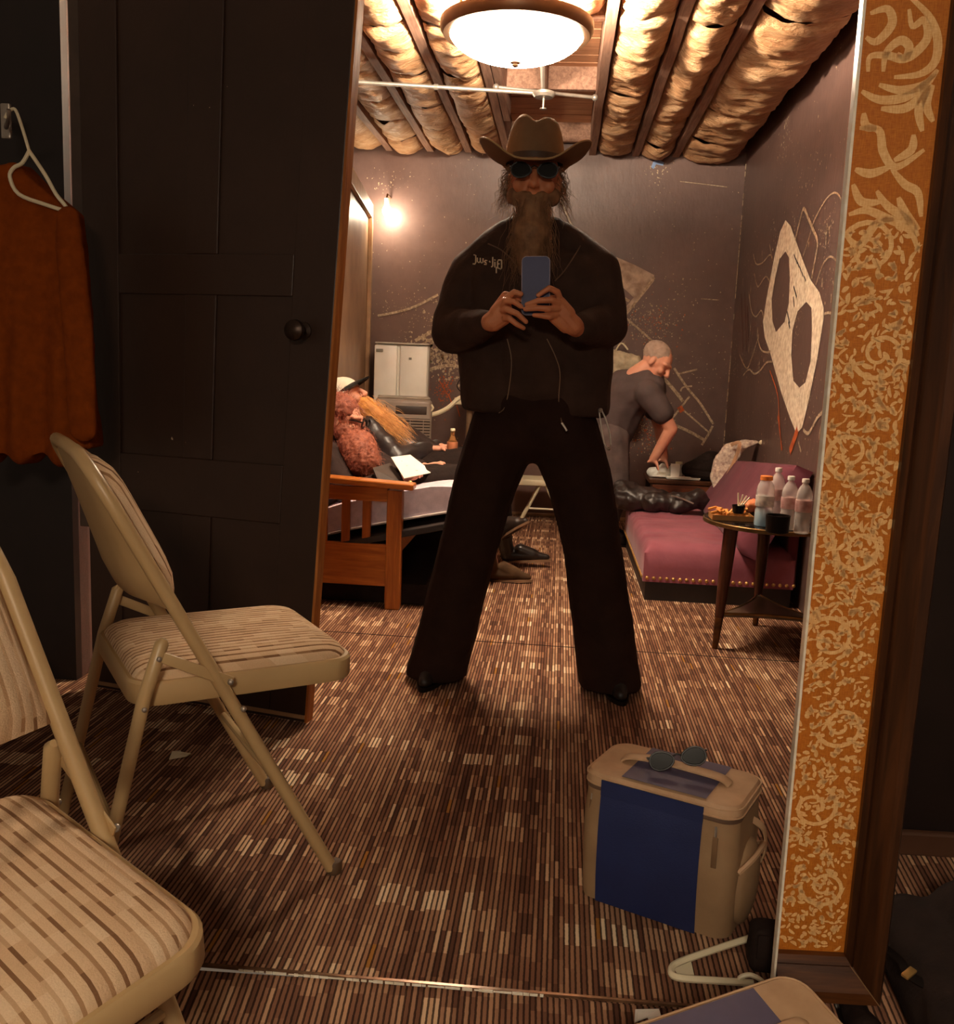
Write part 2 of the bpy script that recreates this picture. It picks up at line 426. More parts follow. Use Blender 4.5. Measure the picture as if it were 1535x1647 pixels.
# a carpet seam crossing the room under the standing man
g = G(); a, b = fl(470, 1012), fl(1300, 1066)
for i in range(24):
    t = i/24; p = a.lerp(b, t); q = a.lerp(b, t+1/24)
    g.box((p+q)/2+Vector((0, random.uniform(-.002, .002), .0008)), ((q-p).length, random.uniform(.003, .007), .0016))
mk('carpet_seam', g, M_BLACK, floor, world=True, smooth=False, kind='stuff')

wall_back = mk('wall_back', G().box(((XR-2.2)/2, FARY+.05, 1.45), (XR+2.2+.2, .1, 2.9)), M_WALL, smooth=False, kind='structure')
wall_right = mk('wall_right', G().box((XR+.05, (2.35+FARY)/2, 1.45), (.1, FARY-2.35, 2.9)), M_WALLR, smooth=False, kind='structure')
wall_left = mk('wall_left', G().box((-1.67, (3.1+FARY)/2, 1.45), (.1, FARY-3.1, 2.9)), M_WALL, smooth=False, kind='structure')
wall_front = mk('wall_front', G().box((-2.44, 3.11, 1.45), (1.64, .1, 2.9)), M_BLACKWALL, smooth=False, kind='structure')
mk('baseboard_back', G().box((-.0, FARY-.012, .012), (2.44, .02, .024), r=.004), mat('worn_baseboard', (168, 140, 112), (132, 106, 84), 20, .7), smooth=False, kind='structure')
# corner bead where the plaster is chipped pale
g = G()
for i in range(42):
    z = .55+i*.05
    if random.random() < .8: g.box((XR-.004, FARY-.03, z), (.004, random.uniform(.006, .022), random.uniform(.03, .055)))
mk('chipped_corner', g, M_PAINT, wall_right, world=True, smooth=False, kind='stuff')
# partition panel on the left, pale and lit by the bulb
pa, pb = Vector((-1.22, 4.95, 0)), Vector((-1.455, 7.13, 0)); pd = (pb-pa).normalized(); pn = Vector((pd.y, -pd.x, 0)); PT = 2.25
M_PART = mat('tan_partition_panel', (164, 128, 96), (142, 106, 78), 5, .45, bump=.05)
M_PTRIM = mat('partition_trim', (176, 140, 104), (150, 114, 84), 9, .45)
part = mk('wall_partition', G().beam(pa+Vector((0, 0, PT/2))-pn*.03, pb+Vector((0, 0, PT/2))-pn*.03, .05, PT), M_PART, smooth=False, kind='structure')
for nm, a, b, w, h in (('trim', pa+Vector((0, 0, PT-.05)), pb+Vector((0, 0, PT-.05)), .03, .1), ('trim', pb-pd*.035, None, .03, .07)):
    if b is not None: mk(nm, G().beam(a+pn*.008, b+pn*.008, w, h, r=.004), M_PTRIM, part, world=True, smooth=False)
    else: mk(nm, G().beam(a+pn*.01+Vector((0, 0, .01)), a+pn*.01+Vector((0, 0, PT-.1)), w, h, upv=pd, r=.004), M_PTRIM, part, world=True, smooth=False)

# --- ceiling: joists, boards, kraft-faced batts
ceil = mk('ceiling', G().box(((XR-2.2)/2, (2.4+FARY)/2, 2.93), (XR+2.2, FARY-2.4, .06)), M_BOARD, smooth=False, kind='structure')
JX = [-1.95, -1.65, -1.35, -1.05, -.765, -.48, .135, .447, .73]
for i, x in enumerate(JX):
    g = G(); Y0, n = 2.45, 26; w = .024
    def jf(u, v, x=x, i=i):
        y = Y0+(FARY-.005-Y0)*v; k = noise.noise(Vector((x*9, y*2.1, 0)))*.006
        cs = [(-w+k, 2.9), (-w+k, ZC), (w+k, ZC), (w+k, 2.9)][int(round(u*4)) % 4]
        return Vector((x+cs[0], y, cs[1]))
    g.grid(jf, 4, n, cu=True)
    mk('joist', g, M_JOIST, ceil, smooth=False)
def batt(x0, x1, y0, y1, drop, seed):
    g = G(); nu, nv = 17, max(12, int((y1-y0)/.03)); L = y1-y0
    rr = random.Random(seed); sk = rr.uniform(-.02, .02)
    def f(u, v):
        b = math.sin(math.pi*min(1, max(0, u)))**.20
        e = min(1.0, min(v, 1-v)*L/.07)**.5
        x = x0+(x1-x0)*u; y = y0+L*v
        n1 = noise.noise(Vector((x*6+seed, y*5, seed*1.7))); n2 = noise.noise(Vector((x*10+seed*3, y*30, seed))); n3 = noise.noise(Vector((x*28, y*70, seed)))
        cr = -abs(noise.noise(Vector((x*7+seed, y*17, 3.3+seed))))
        return Vector((x+n2*.004, y+sk*math.sin(u*6), 2.745-(.095+drop*.7)*b*(.72+.28*e)-.018*math.sin(math.pi*u)+(n1*.026+n2*.010+n3*.003-cr*.036)*b))
    g.grid(f, nu, nv)
    o = len(g.v); g.add([(x0, y0, 2.87), (x1, y0, 2.87), (x1, y1, 2.87), (x0, y1, 2.87)], [(0, 1, 2, 3)])
    mk('insulation_batt', g, M_KRAFT, ceil, angle=75)
bays = [(-1.95, -1.65), (-1.65, -1.35), (-1.35, -1.05), (-1.05, -.765), (-.765, -.48), (.135, .447), (.447, .73), (.73, XR-.03)]
sd = 1
for (x0, x1) in bays:
    y = 2.6+random.random()*.4
    while y < FARY-.1:
        L = random.uniform(.42, .78); y1 = min(y+L, FARY-.02)
        if y1 > 3.6: batt(x0+.025, x1-.025, y, y1-.010, random.uniform(-.02, .035)+(.02 if x0 > .7 else 0), sd)
        sd += 1; y = y1
# bare bay: cross boards and blocking
y = 2.5; k = 0
while y < FARY-.05:
    w = random.choice((.13, .14, .15))
    mk('ceiling_board', G().box((-.17, y+w/2, 2.872+random.uniform(-.003, .003)), (.56, w-.006, .03), r=.003), M_BOARD, ceil, smooth=False); y += w; k += 1
for yy in (4.75, 5.9, 7.2):
    mk('blocking', G().box((-.17, yy, 2.80), (.565, .04, .14), r=.003), M_JOIST, ceil, smooth=False)
mk('joist', G().box((-.43, 5.4, 2.76), (.04, 1.9, .2)), M_JOIST, ceil, smooth=False)
mk('joist', G().box((-.185, 5.35, 2.78), (.035, 1.0, .16)), M_JOIST, ceil, smooth=False)
batt(-.455, .11, 3.2, 4.55, .0, 91)

# --- open door, dark paint with a raw wood edge
hinge, free = Vector((-1.52, 2.98, 0)), Vector((-.743, 2.797, 0)); du = (free-hinge); DW = du.length; du.normalize(); dn = Vector((du.y, -du.x, 0))
DH, SH = 2.32, math.tan(R(3.5))
mw = Matrix(((du.x, -dn.x, 0, hinge.x), (du.y, -dn.y, 0, hinge.y), (0, 0, 1, 0), (0, 0, 0, 1)))
door = thing('door_1', 'open black panel door with a raw wood edge, beside the folding chair in the mirror', 'door', matrix=mw); door['kind'] = 'structure'
def shear(g):
    for p in g.v: p.x += p.z*SH*max(.0, min(1, p.x/DW))
    return g
mk('door_slab', shear(G().box((DW/2-.002, .02, DH/2+.012), (DW-.004, .028, DH))), M_DOOR, door, smooth=False)
for (x0, x1, z0, z1) in ((.0, .12, 0, DH), (DW-.125, DW, 0, DH), (.12, DW-.125, 0, .22), (.12, DW-.125, .62, .80), (.12, DW-.125, 1.30, 1.42), (.12, DW-.125, DH-.12, DH), (.34, .44, .22, .62), (.34, .44, .80, 1.30), (.34, .44, 1.42, DH-.12)):
    g = G()
    for i in range(5):
        za, zb = z0+(z1-z0)*i/5, z0+(z1-z0)*(i+1)/5
        g.box(((x0+x1)/2, .003, (za+zb)/2+.012), (x1-x0, .010, zb-za))
    bm = G().box(((x0+x1)/2, .003, (z0+z1)/2+.012), (x1-x0, .010, z1-z0), r=.003)
    mk('door_rail', shear(bm), M_DOOR, door, smooth=False)
g = G()
for i in range(8): g.box((DW+.004, .017, DH*(i+.5)/8+.012), (.008, .038, DH/8))
mk('door_edge', shear(G().box((DW+.004, .017, DH/2+.012), (.008, .040, DH))), M_RAWEDGE, door, smooth=False, label='raw orange-brown wood edge')
kp = aY(497, 533, 2.83); kl = mw.inverted() @ kp
kn = mk('door_knob', G().lathe([(.0, 0), (.026, 0), (.026, .006), (.011, .010), (.011, .032), (.024, .040), (.031, .052), (.029, .064), (.017, .072), (.001, .074)], (kl.x, -.002, kl.z), 20, axis=(0, -1, 0)), mat('dark_bronze_knob', (62, 44, 34), (48, 34, 26), 9, .35, .6), door)
mk('door_bottom_trim', shear(G().box((DW/2, -.003, .03), (DW, .006, .012))), M_PTRIM, door, smooth=False)
# door jamb strip at the hinge side, and the light in the gap beside it
a = aY(122, 75, 3.03); b = aY(104, 400, 3.03)
mk('trim_1', G().beam((a.x, 3.04, b.z-.9), (a.x+.0, 3.04, 2.3), .045, .03, upv=(0, 1, 0), r=.004), mat('grey_jamb_paint', (84, 66, 54), (64, 48, 40), 8, .5), smooth=False, kind='structure')
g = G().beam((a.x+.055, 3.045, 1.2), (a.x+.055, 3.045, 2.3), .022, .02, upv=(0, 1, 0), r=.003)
mk('hinge_gap_light', g, mat('pink_gap_light', (196, 126, 108), (110, 64, 52), 14, .6), smooth=False, kind='structure')  # matte pink strip painted in for light coming through the hinge gap

# --- wall beyond the gold frame, on this side of the mirror
wp = nfl(1490, 1375); lw = NSIDE.inverted() @ wp
wf = mk('wall_mirror_side', G().box((lw.x-.50, lw.y-.06, 1.3), (1.30, .1, 2.6)), M_BLACKWALL, smooth=False, kind='structure'); wf.matrix_world = NSIDE
bb = mk('baseboard_mirror_side', G().box((lw.x-.50, lw.y-.002, .03), (1.30, .018, .06), r=.005), mat('brown_baseboard', (92, 62, 46), (76, 50, 36), 8, .4), smooth=False, kind='structure'); bb.matrix_world = NSIDE

# ================================================================== LAMPS
LC = Vector((-.262, 4.22, 2.385))
def ceiling_lamp(matrix, label):
    t = thing('ceiling_lamp', label, 'lamp', matrix=matrix)
    n = 40; prof = []
    for i in range(13):
        a = i/12*math.pi/2; prof.append((max(.002, .285*math.sin(a)), .125*(1-math.cos(a))))
    prof = prof+[(.285, .128), (.272, .124), (.002, .012)]
    mk('glass_bowl', G().lathe(prof, (0, 0, 0), n), emissive('lit_frosted_glass', LAMP_COL, LAMP_BOWL), t)
    mk('rim', G().lathe([(.288, .098), (.305, .100), (.318, .120), (.318, .150), (.300, .156), (.289, .150)], (0, 0, 0), n), M_BRONZE, t)
    mk('finial', G().lathe([(.001, -.022), (.008, -.020), (.014, -.014), (.010, -.008), (.022, -.004), (.022, .002), (.001, .004)], (0, 0, 0), 16), M_BRONZE, t)
    mk('stem', G().lathe([(.011, .015), (.011, .30)], (0, 0, 0), 12), M_BRONZE, t)
    mk('canopy', G().lathe([(.075, .262), (.075, .285), (.02, .255)], (0, 0, 0), 24), M_BRONZE, t)
    for k in range(3):
        a = k*2.094+.5; mk('arm', G().tube([(math.cos(a)*.30, math.sin(a)*.30, .148), (0, 0, .225)], .004, 6), M_BRONZE, t)
    for k in range(2):
        ld = bpy.data.lights.new('lamp_bulb', 'POINT'); ld.energy = LAMP_UP/2; ld.color = LAMP_COL; ld.shadow_soft_size = .04
        lo = bpy.data.objects.new('lamp_bulb', ld); COL.objects.link(lo); lo.parent = t; lo.location = (.12*(1-2*k), 0, .17)
    return t
lamp_m = Matrix.Translation(LC)
ceiling_lamp(lamp_m, 'round bronze-rimmed ceiling lamp with a glowing frosted bowl')
ceiling_lamp(near_side(lamp_m), 'glowing bowl ceiling lamp overhead, on this side of the mirror')
bp = aY(622, 337, 7.12)
t = thing('wall_bulb', 'small bare glowing bulb at the end of the tan partition', 'lamp', bp)
mk('bulb', G().lathe([(.004, -.05), (.02, -.042), (.03, -.02), (.03, 0), (.02, .022), (.014, .04)], (0, 0, 0), 16), emissive('lit_bulb', (1, .86, .62), 40), t)
mk('socket', G().lathe([(.016, .036), (.018, .04), (.018, .08), (.006, .085)], (0, 0, 0), 14), M_CREAM, t)
mk('bracket', G().tube([(0, 0, .08), (0, .02, .11), (0, FARY-7.12-.002, .11)], .007, 6), M_BRONZE, t)
ld = bpy.data.lights.new('wall_bulb_light', 'POINT'); ld.energy = BULB_W; ld.color = (1, .84, .6); ld.shadow_soft_size = .03
lo = bpy.data.objects.new('wall_bulb_light', ld); COL.objects.link(lo); lo.parent = t; lo.location = (-.03, -.07, -.02)

# --- pipes under the joists
def pxz(x, y, z=2.600): return fl(x, y, z)
a, b = pxz(540, 130), pxz(868, 150); yy = (a.y+b.y)/2
t = thing('sprinkler_pipe', 'long thin steel pipe crossing under the joists left of the hat', 'pipe', (a.x, yy, 2.62))
mk('pipe', G().tube([(a.x, a.y, 2.600), (b.x, b.y, 2.600)], .011, 10), M_STEEL, t, world=True)
c = pxz(875, 152, 2.585)
mk('junction_disc', G().lathe([(.002, 0), (.05, .004), (.062, .018), (.062, .03), (.03, .042), (.002, .044)], (c.x, c.y, 2.565), 24), M_STEEL, t, world=True)
mk('sprinkler_head', G().lathe([(.002, -.06), (.018, -.058), (.018, -.052), (.006, -.05), (.006, 0)], (c.x, c.y, 2.567), 12), M_STEEL, t, world=True)
mk('clamp', G().lathe([(.016, -.012), (.016, .012)], (a.x+.53, (a.y+b.y)/2-.0, 2.600), 10, axis=(1, 0, 0)), M_STEEL, t, world=True)
a, b = pxz(798, 140, 2.63), pxz(957, 157, 2.63)
t = thing('conduit', 'short bright steel conduit across the bare ceiling bay behind the lamp', 'pipe', a)
mk('pipe', G().tube([a, b], .010, 10), M_STEEL, t, world=True)
for q in (a, b): mk('end_fitting', G().ell(q, .018), M_STEEL, t, world=True)
a = pxz(872, 60, 2.62); b = pxz(874, 150, 2.61)
t = thing('ceiling_conduit_drop', 'straight white conduit running from the lamp to the steel disc', 'pipe', b)
mk('pipe', G().tube([(a.x, a.y, 2.62), (b.x, b.y, 2.61)], .012, 10), M_WHITE, t, world=True)

# ================================================================== MIRROR AND GOLD FRAME
E0, E1 = on_mirror(1243, 1630), on_mirror(1395, 0)
VV = (E1-E0).normalized(); UU = MN.cross(VV).normalized()
if UU.x < 0: UU = -UU
FRM = Matrix(((UU.x, MN.x, VV.x, E0.x), (UU.y, MN.y, VV.y, E0.y), (UU.z, MN.z, VV.z, E0.z), (0, 0, 0, 1)))
FINV = FRM.inverted(); HT = 2.25
def fpt(x, y, off=.022): return FINV @ on_mirror(x, y, off)
M_EDGE_GLINT = mat('mirror_edge_glint_white', (255, 250, 236), (240, 226, 200), 60, .2, .0, spec=1.0)  # white colour imitates the glint on the glass edge
M_EDGEF = mat('mirror_edge_no_glint', (132, 100, 74), (96, 68, 50), 30, .2, .3)  # same glass edge, coloured darker where it catches no glint
mir = thing('mirror', 'tall frameless leaning mirror, only its thin polished glass edges showing', 'mirror', matrix=FRM)
mk('glass_edge', G().box((-.0022, .010, HT/2), (.0044, .020, HT), r=.001), M_EDGE_GLINT, mir, smooth=False)
mk('glass_edge', G().beam(on_mirror(-300, 1501)+VV*.003, on_mirror(1243, 1632)+VV*.003, .006, .006, upv=VV), M_EDGEF, mir, smooth=False, world=True)
b0, b1 = on_mirror(385, 1561), on_mirror(872, 1602); bL = (b1-b0).length; bd0 = (b1-b0).normalized()
g = G(); rr = random.Random(3); x = 0
while x < bL:
    w = rr.uniform(.005, .02); g.beam(b0+bd0*x+VV*.004-MN*.003, b0+bd0*(x+w)+VV*.004-MN*.003, .0035, rr.uniform(.002, .0055), upv=VV); x += w+rr.choice((0, .001, .004))
mk('edge_glint', g, M_EDGE_GLINT, mir, smooth=False, world=True, kind='stuff', label='painted white glint along the lower edge')  # glint put in as short white pieces along the glass edge
gb = fpt(1358, 1533); wo = fpt(1411, 1603); GW, GZ, WW = gb.x, gb.z, wo.x-gb.x; WZ = max(.004, wo.z)
fr = thing('framed_panel', 'tall gold damask fabric panel in a dark wood frame, right of the mirror', 'framed panel', matrix=FRM)
mk('damask_cloth', G().box((GW/2+.004, .030, (GZ+HT)/2), (GW+.008, .012, HT-GZ+.02)), M_DAMASK, fr, smooth=False)
prof = [(0, .026), (0, .012), (.12, .002), (.22, .010), (.30, .004), (.62, -.014), (.86, -.016), (1.0, .002), (1.0, .05)]
g = G()
V = []
for (q, yy) in prof: V += [(GW+WW*q, yy, GZ-(GZ-WZ)*q), (GW+WW*q, yy, HT)]
n = len(prof); g.add(V, [(2*i, 2*i+1, 2*i+3, 2*i+2) for i in range(n-1)]+[(2*n-2, 2*n-1, 1, 0)])
mk('frame_stile', g, M_DARKWOOD, fr, angle=25)
g = G(); V = []
for (q, yy) in prof: V += [(GW+WW*q, yy, GZ-(GZ-WZ)*q), (.0015, yy, GZ-(GZ-WZ)*q)]
g.add(V, [(2*i, 2*i+1, 2*i+3, 2*i+2) for i in range(n-1)]+[(2*n-2, 2*n-1, 1, 0)])
mk('frame_rail', g, M_DARKWOODX, fr, angle=25)
mk('mitre_joint', G().beam((GW+.002, -.008, GZ-.002), (GW+WW*.9, -.0165, GZ-(GZ-WZ)*.9), .0015, .002, upv=(0, 1, 0)), mat('pale_mitre_line', (150, 112, 76)), fr, smooth=False)
# woven figure: scrolls and leaves
strokes = [[(1330,-20),(1420,70),(1460,170),(1450,280),(1380,340),(1260,355)],[(1210,330),(1225,240),(1290,185),(1330,215),(1310,265),(1275,245)],
 [(1150,60),(1230,40),(1250,110),(1180,190),(1130,170)],[(1330,40),(1345,120),(1400,90),(1415,170),(1360,240),(1300,270),(1230,255),(1150,260),(1140,330)],
 [(1110,420),(1200,460),(1330,440),(1450,340)],[(1190,390),(1290,415),(1400,390),(1462,320)],[(1200,500),(1320,495),(1425,400)],[(1390,605),(1375,500),(1425,400)],[(1440,560),(1410,480),(1440,390)],
 [(1100,590),(1190,600),(1210,700),(1270,770),(1400,690)],[(1080,780),(1150,800),(1240,770)],[(1250,780),(1310,850),(1370,890),(1385,1000)],[(1070,850),(1110,930),(1200,930)],
 [(1180,880),(1230,950),(1330,1020),(1370,1090)],[(1280,910),(1310,980),(1375,1060)],[(1050,990),(1130,970),(1210,1000),(1330,1060),(1365,1140)],[(1040,1090),(1100,1130),(1180,1030),(1260,1010)],[(1350,620),(1340,690),(1260,740)],[(1120,520),(1130,580),(1180,590)]]
g = G(); ND = Vector((0, -1, 0)); LY = .0238
def lay(path, w):
    k = len(path); g.add(*(lambda r_: (r_.v, r_.f))(ribbon(path, [w*(.35+.65*math.sin(math.pi*(i+.5)/k)) for i in range(k)], ND, .0)))
def inside(p): return .002 < p.x < GW-.001 and p.z > GZ+.002
for s_ in strokes:
    pts = []
    for (a, b) in s_:
        q = fpt(1000+a*.3486, b*.3486); pts.append(Vector((min(max(q.x, .003), GW-.002), LY, q.z)))
    lay(spline(pts, 6), .0125)
rr = random.Random(11)
def leaf(c, ang, L, w):
    d = Vector((math.cos(ang), 0, math.sin(ang))); s_ = Vector((-d.z, 0, d.x)); pts = []; ws = []
    for i in range(9):
        t = i/8; pts.append(c+d*(L*t)+s_*(math.sin(t*2.2)*L*.22)); ws.append(w*math.sin(math.pi*min(.98, t*.9+.08))**.7)
    if all(inside(p) for p in pts):
        r_ = ribbon(pts, ws, ND, 0); g.add(r_.v, r_.f)
def spiral(c, r0, turns, flip, ph, w):
    pts = []
    for i in range(30):
        t = i/29; r = r0*(1-.86*t); a = ph+flip*t*turns*6.283; p = c+Vector((math.cos(a)*r, 0, math.sin(a)*r))
        pts.append(Vector((min(max(p.x, .002), GW-.002), LY, p.z)))
    r_ = ribbon(pts, [w*(1-.4*i/29) for i in range(30)], ND, 0); g.add(r_.v, r_.f)
zt = fpt(1330, 400).z; z = zt; k = 0
while z > GZ+.03:
    spiral(Vector((GW*(.62 if k % 2 else .36), LY, z)), .042, 1.5, 1 if k % 2 else -1, rr.uniform(0, 6), .008)
    z -= .155; k += 1
for i in range(1500):
    c = Vector((rr.uniform(.003, GW-.003), LY-.0002, rr.uniform(GZ+.004, zt+.03))); lo_ = c.z < .75
    leaf(c, rr.uniform(0, 6.28), rr.uniform(.008, .020) if not lo_ else rr.uniform(.007, .015), rr.uniform(.003, .008))
    if i > 900 and not lo_: continue
mk('damask_figure', g, M_DAMASKL, fr, smooth=False, kind='stuff', label='pale gold woven scrolls and leaves')

# ================================================================== FOLDING CHAIR (and its twin on this side of the mirror)
def folding_chair(matrix, label):
    t = thing('folding_chair', label, 'chair', matrix=matrix, group='padded beige folding chairs')
    hw = .215
    def mp(z): return Vector((0, .20-.45*z/.84, z))
    # seat pan and cushion
    def sq(a, b, r, n=8):
        P = []
        for (sx, sy, a0) in ((1, 1, 0), (-1, 1, 90), (-1, -1, 180), (1, -1, 270)):
            for i in range(n):
                an = R(a0+90*i/(n-1)); P.append(Vector((sx*(a-r)+r*math.cos(an), sy*(b-r)+r*math.sin(an), 0)))
        return P
    SY = .035
    def slab(rings):
        g = G(); n = None
        for (a, b, r, z) in rings:
            P = [p+Vector((0, SY, z)) for p in sq(a, b, r)]; n = len(P); g.v += P
        for k in range(len(rings)-1):
            for i in range(n):
                j = (i+1) % n; g.f.append((k*n+i, k*n+j, (k+1)*n+j, (k+1)*n+i))
        g.f.append(tuple(reversed(range(n)))); g.f.append(tuple(range((len(rings)-1)*n, len(rings)*n))); return g
    mk('seat_pan', slab([(.188, .203, .05, .392), (.198, .213, .055, .393), (.2, .215, .055, .397), (.2, .215, .055, .432), (.196, .211, .052, .437), (.188, .203, .05, .437)]), M_BEIGE, t)
    mk('seat_cushion', slab([(.19, .205, .05, .432), (.190, .205, .05, .440), (.184, .199, .05, .450), (.172, .187, .05, .458), (.145, .16, .05, .464), (.08, .09, .045, .467), (.01, .01, .005, .468)]), M_FABRIC, t, angle=80)
    for s in (-1, 1):
        a = mp(.0); b = mp(.80)
        top = [Vector((s*hw, p.y, p.z)) for p in (mp(.012), mp(.3), mp(.6), mp(.74))]+[Vector((s*(hw-.006), mp(.79).y, .79)), Vector((s*(hw-.03), mp(.825).y, .825)), Vector((s*(hw-.07), mp(.84).y, .84)), Vector((0, mp(.843).y, .843))]
        mk('frame_tube', G().tube(top, .0125, 12), M_BEIGE, t)
        rl = mk('rear_leg', G().tube([Vector((s*(hw-.0), -.125, .520)), Vector((s*hw, -.13, .512)), Vector((s*hw, -.16, .42)), Vector((s*(hw), -.255, .012))], [.006, .0125, .0125, .0125], 12), M_BEIGE, t)
        mk('rivet', G().ell((s*(hw+.012), -.137, .488), .005, n=8, m=6), M_STEEL, rl)
        mk('rivet', G().ell((s*(hw+.012), -.163, .40), .005, n=8, m=6), M_STEEL, rl)
        lk = mk('hinge_link', G().beam((s*(hw+.008), -.132, .490), (s*(hw+.008), mp(.445).y+.03, .428), .004, .020, r=.002), M_BEIGE, t)
        mk('rivet', G().ell((s*(hw+.013), mp(.445).y+.026, .43), .006, n=8, m=6), M_STEEL, lk)
        mk('rivet', G().ell((s*(hw+.012), mp(.37).y+.01, .375), .006, n=8, m=6), M_STEEL, lk)
        for y in (mp(0).y, -.258):
            mk('foot_cap', G().lathe([(.013, 0), (.0155, .002), (.0155, .022), (.013, .026)], (s*hw, y, 0), 12), mat('brown_rubber', (92, 66, 42)), t)
    mk('front_brace', G().tube([(-hw, mp(.2).y, .2), (hw, mp(.2).y, .2)], .008, 8), M_BEIGE, t)
    mk('rear_brace', G().tube([(-hw, -.215, .18), (hw, -.215, .18)], .008, 8), M_BEIGE, t)
    # backrest: metal shell and padded front, gently curved
    ax = (mp(.84)-mp(.56)).normalized(); nf = Vector((0, ax.z, -ax.y))
    def bk(u, v, d):
        x = (u-.5)*2; edge = (abs(x)**4)
        zz = .565+(.842-.565)*v; lift = .0
        hw2 = .205-(max(0, v-.72)/.28)**2*.05
        p = mp(zz); q = Vector((x*hw2, p.y, p.z)); return q+nf*(-.022*(1-x*x)*(1-.6*v)+d*(1-edge*edge)*(1-(2*v-1)**6))
    g = G().grid(lambda u, v: bk(u, v, -.040*(1-v)**1.3-.003)-nf*.002, 17, 9); mk('backrest_shell', g, M_BEIGE, t)
    g = G(); g.grid(lambda u, v: bk(u, v, .050)+nf*.001, 21, 13)
    mk('backrest_pad', g, M_FABRIC, t, angle=80)
    return t
CHM = Matrix.Translation((-.772, 2.035, 0)) @ Matrix.Rotation(R(-55), 4, 'Z') @ Matrix.Scale(1.12, 4)
ch = folding_chair(CHM, 'whole beige folding chair with striped padded seat, standing before the black door')
copy_tree(ch, near_side(CHM), 'near beige folding chair cut off by the left edge of the photo')

# ================================================================== COOLER BAG (and its twin)
def cooler_bag(matrix, label):
    t = thing('cooler_bag', label, 'bag', matrix=matrix, group='blue and taupe cooler bags')
    A, B, H = .162, .098, .30
    def sz(z):
        k = math.sin(math.pi*min(1, z/H)); return A+.006*k+.004, B+.010*k
    def ring(a, b, r, z, n=7):
        P = []
        for (sx, sy, a0) in ((1, 1, 0), (-1, 1, 90), (-1, -1, 180), (1, -1, 270)):
            for i in range(n):
                an = R(a0+90*i/(n-1)); P.append(Vector((sx*(a-r)+r*math.cos(an), sy*(b-r)+r*math.sin(an), z)))
        return P
    def loft(rs):
        g = G(); n = len(rs[0])
        for P in rs: g.v += P
        for k in range(len(rs)-1):
            for i in range(n):
                j = (i+1) % n; g.f.append((k*n+i, k*n+j, (k+1)*n+j, (k+1)*n+i))
        g.f.append(tuple(reversed(range(n)))); g.f.append(tuple(range((len(rs)-1)*n, len(rs)*n))); return g
    zs = [0, .006, .03, .08, .14, .20, .262]
    body = loft([ring(sz(z)[0]-(.012 if z == 0 else 0), sz(z)[1]-(.012 if z == 0 else 0), .035, z) for z in zs])
    for p in body.v: p.x += noise.noise(p*14)*.003; p.y += noise.noise(p*14+Vector((3, 3, 3)))*.003
    mk('body', body, M_TAUPE, t)
    a, b = sz(.25)
    lid = mk('lid', loft([ring(a, b, .038, .268), ring(a+.002, b+.002, .04, .274), ring(a+.002, b+.002, .04, .288), ring(a-.004, b-.004, .036, .297), ring(a-.02, b-.02, .03, .300)]), M_TAUPEL, t)
    mk('zip', loft([ring(a+.001, b+.001, .036, .261), ring(a+.002, b+.002, .038, .265), ring(a+.001, b+.001, .036, .269)]), mat('grey_zip', (110, 84, 66)), t)
    for zz in (.273, .291):
        P = ring(a+.003, b+.003, .04, zz); mk('piping', G().tube(P, .0022, 6, closed=True), M_TAUPEL, lid)
    mk('lid_panel', G().grid(lambda u, v: Vector((-.085+.185*u, -(b-.008)+2*(b-.008)*v, .3012+.002*math.sin(math.pi*u)*math.sin(math.pi*v))), 8, 8), M_BLUETOP, lid)
    for s in (-1, 1):
        mk('front_panel' if s < 0 else 'back_panel', G().grid(lambda u, v: Vector((-.125+.225*u, s*(sz(.004+.256*v)[1]+.0035+.0015*noise.noise(Vector((u*3, v*3, 7)))), .004+.256*v)), 14, 14), M_BLUE, t)
        mk('lid_band', G().box((-.0125, s*(b+.0030), .270), (.225, .004, .034)), M_BLUE, lid)
    # handle
    hp = spline([(-.115, -.004, .300), (-.10, -.004, .311), (-.04, 0, .317), (.03, 0, .316), (.10, .004, .311), (.122, .004, .300)], 6)
    mk('handle', G().tube(hp, .017, 10, flat=.35, flatdir=(0, 0, 1)), M_TAUPEL, lid)
    for (x, y) in ((-.15, -.092), (.128, -.106)):
        zp = mk('zip_pull', G().tube([(x, y, .252), (x+.002, y-.006, .246), (x+.002, y-.007, .234)], .003, 6), M_STEEL, t)
        mk('pull_tab', G().box((x+.003, y-.008, .200), (.011, .003, .066), r=.001), mat('taupe_strap', (132, 100, 70)), zp)
    # end pocket and strap loops
    g = G().ell((0, 0, 0), 1, n=20, m=12)
    for p in g.v: p.x, p.y, p.z = .170+p.x*.026, p.y*.078, .10+p.z*.095
    mk('end_pocket', g, M_TAUPE, t)
    mk('pocket_hem', G().tube(spline([(.172, -.075, .150), (.192, -.04, .172), (.197, 0, .178), (.192, .05, .168), (.172, .076, .15)], 5), .006, 6), M_TAUPEL, t)
    mk('strap_loop', G().tube(spline([(.168, .03, .225), (.190, .05, .20), (.196, .055, .15), (.182, .06, .11)], 5), .009, 6, flat=.3, flatdir=(1, 0, 0)), M_TAUPEL, t)
    mk('strap_ring', G().tube([(-.170, -.02+.014*math.cos(k), .232+.014*math.sin(k)) for k in [i*.7854 for i in range(8)]], .003, 6, closed=True), M_STEEL, t)
    return t
bl, br = fl(928, 1443), fl(1166, 1524); bx = (br-bl).normalized(); by = Vector((-bx.y, bx.x, 0)); bc = (bl+br)/2+by*.105
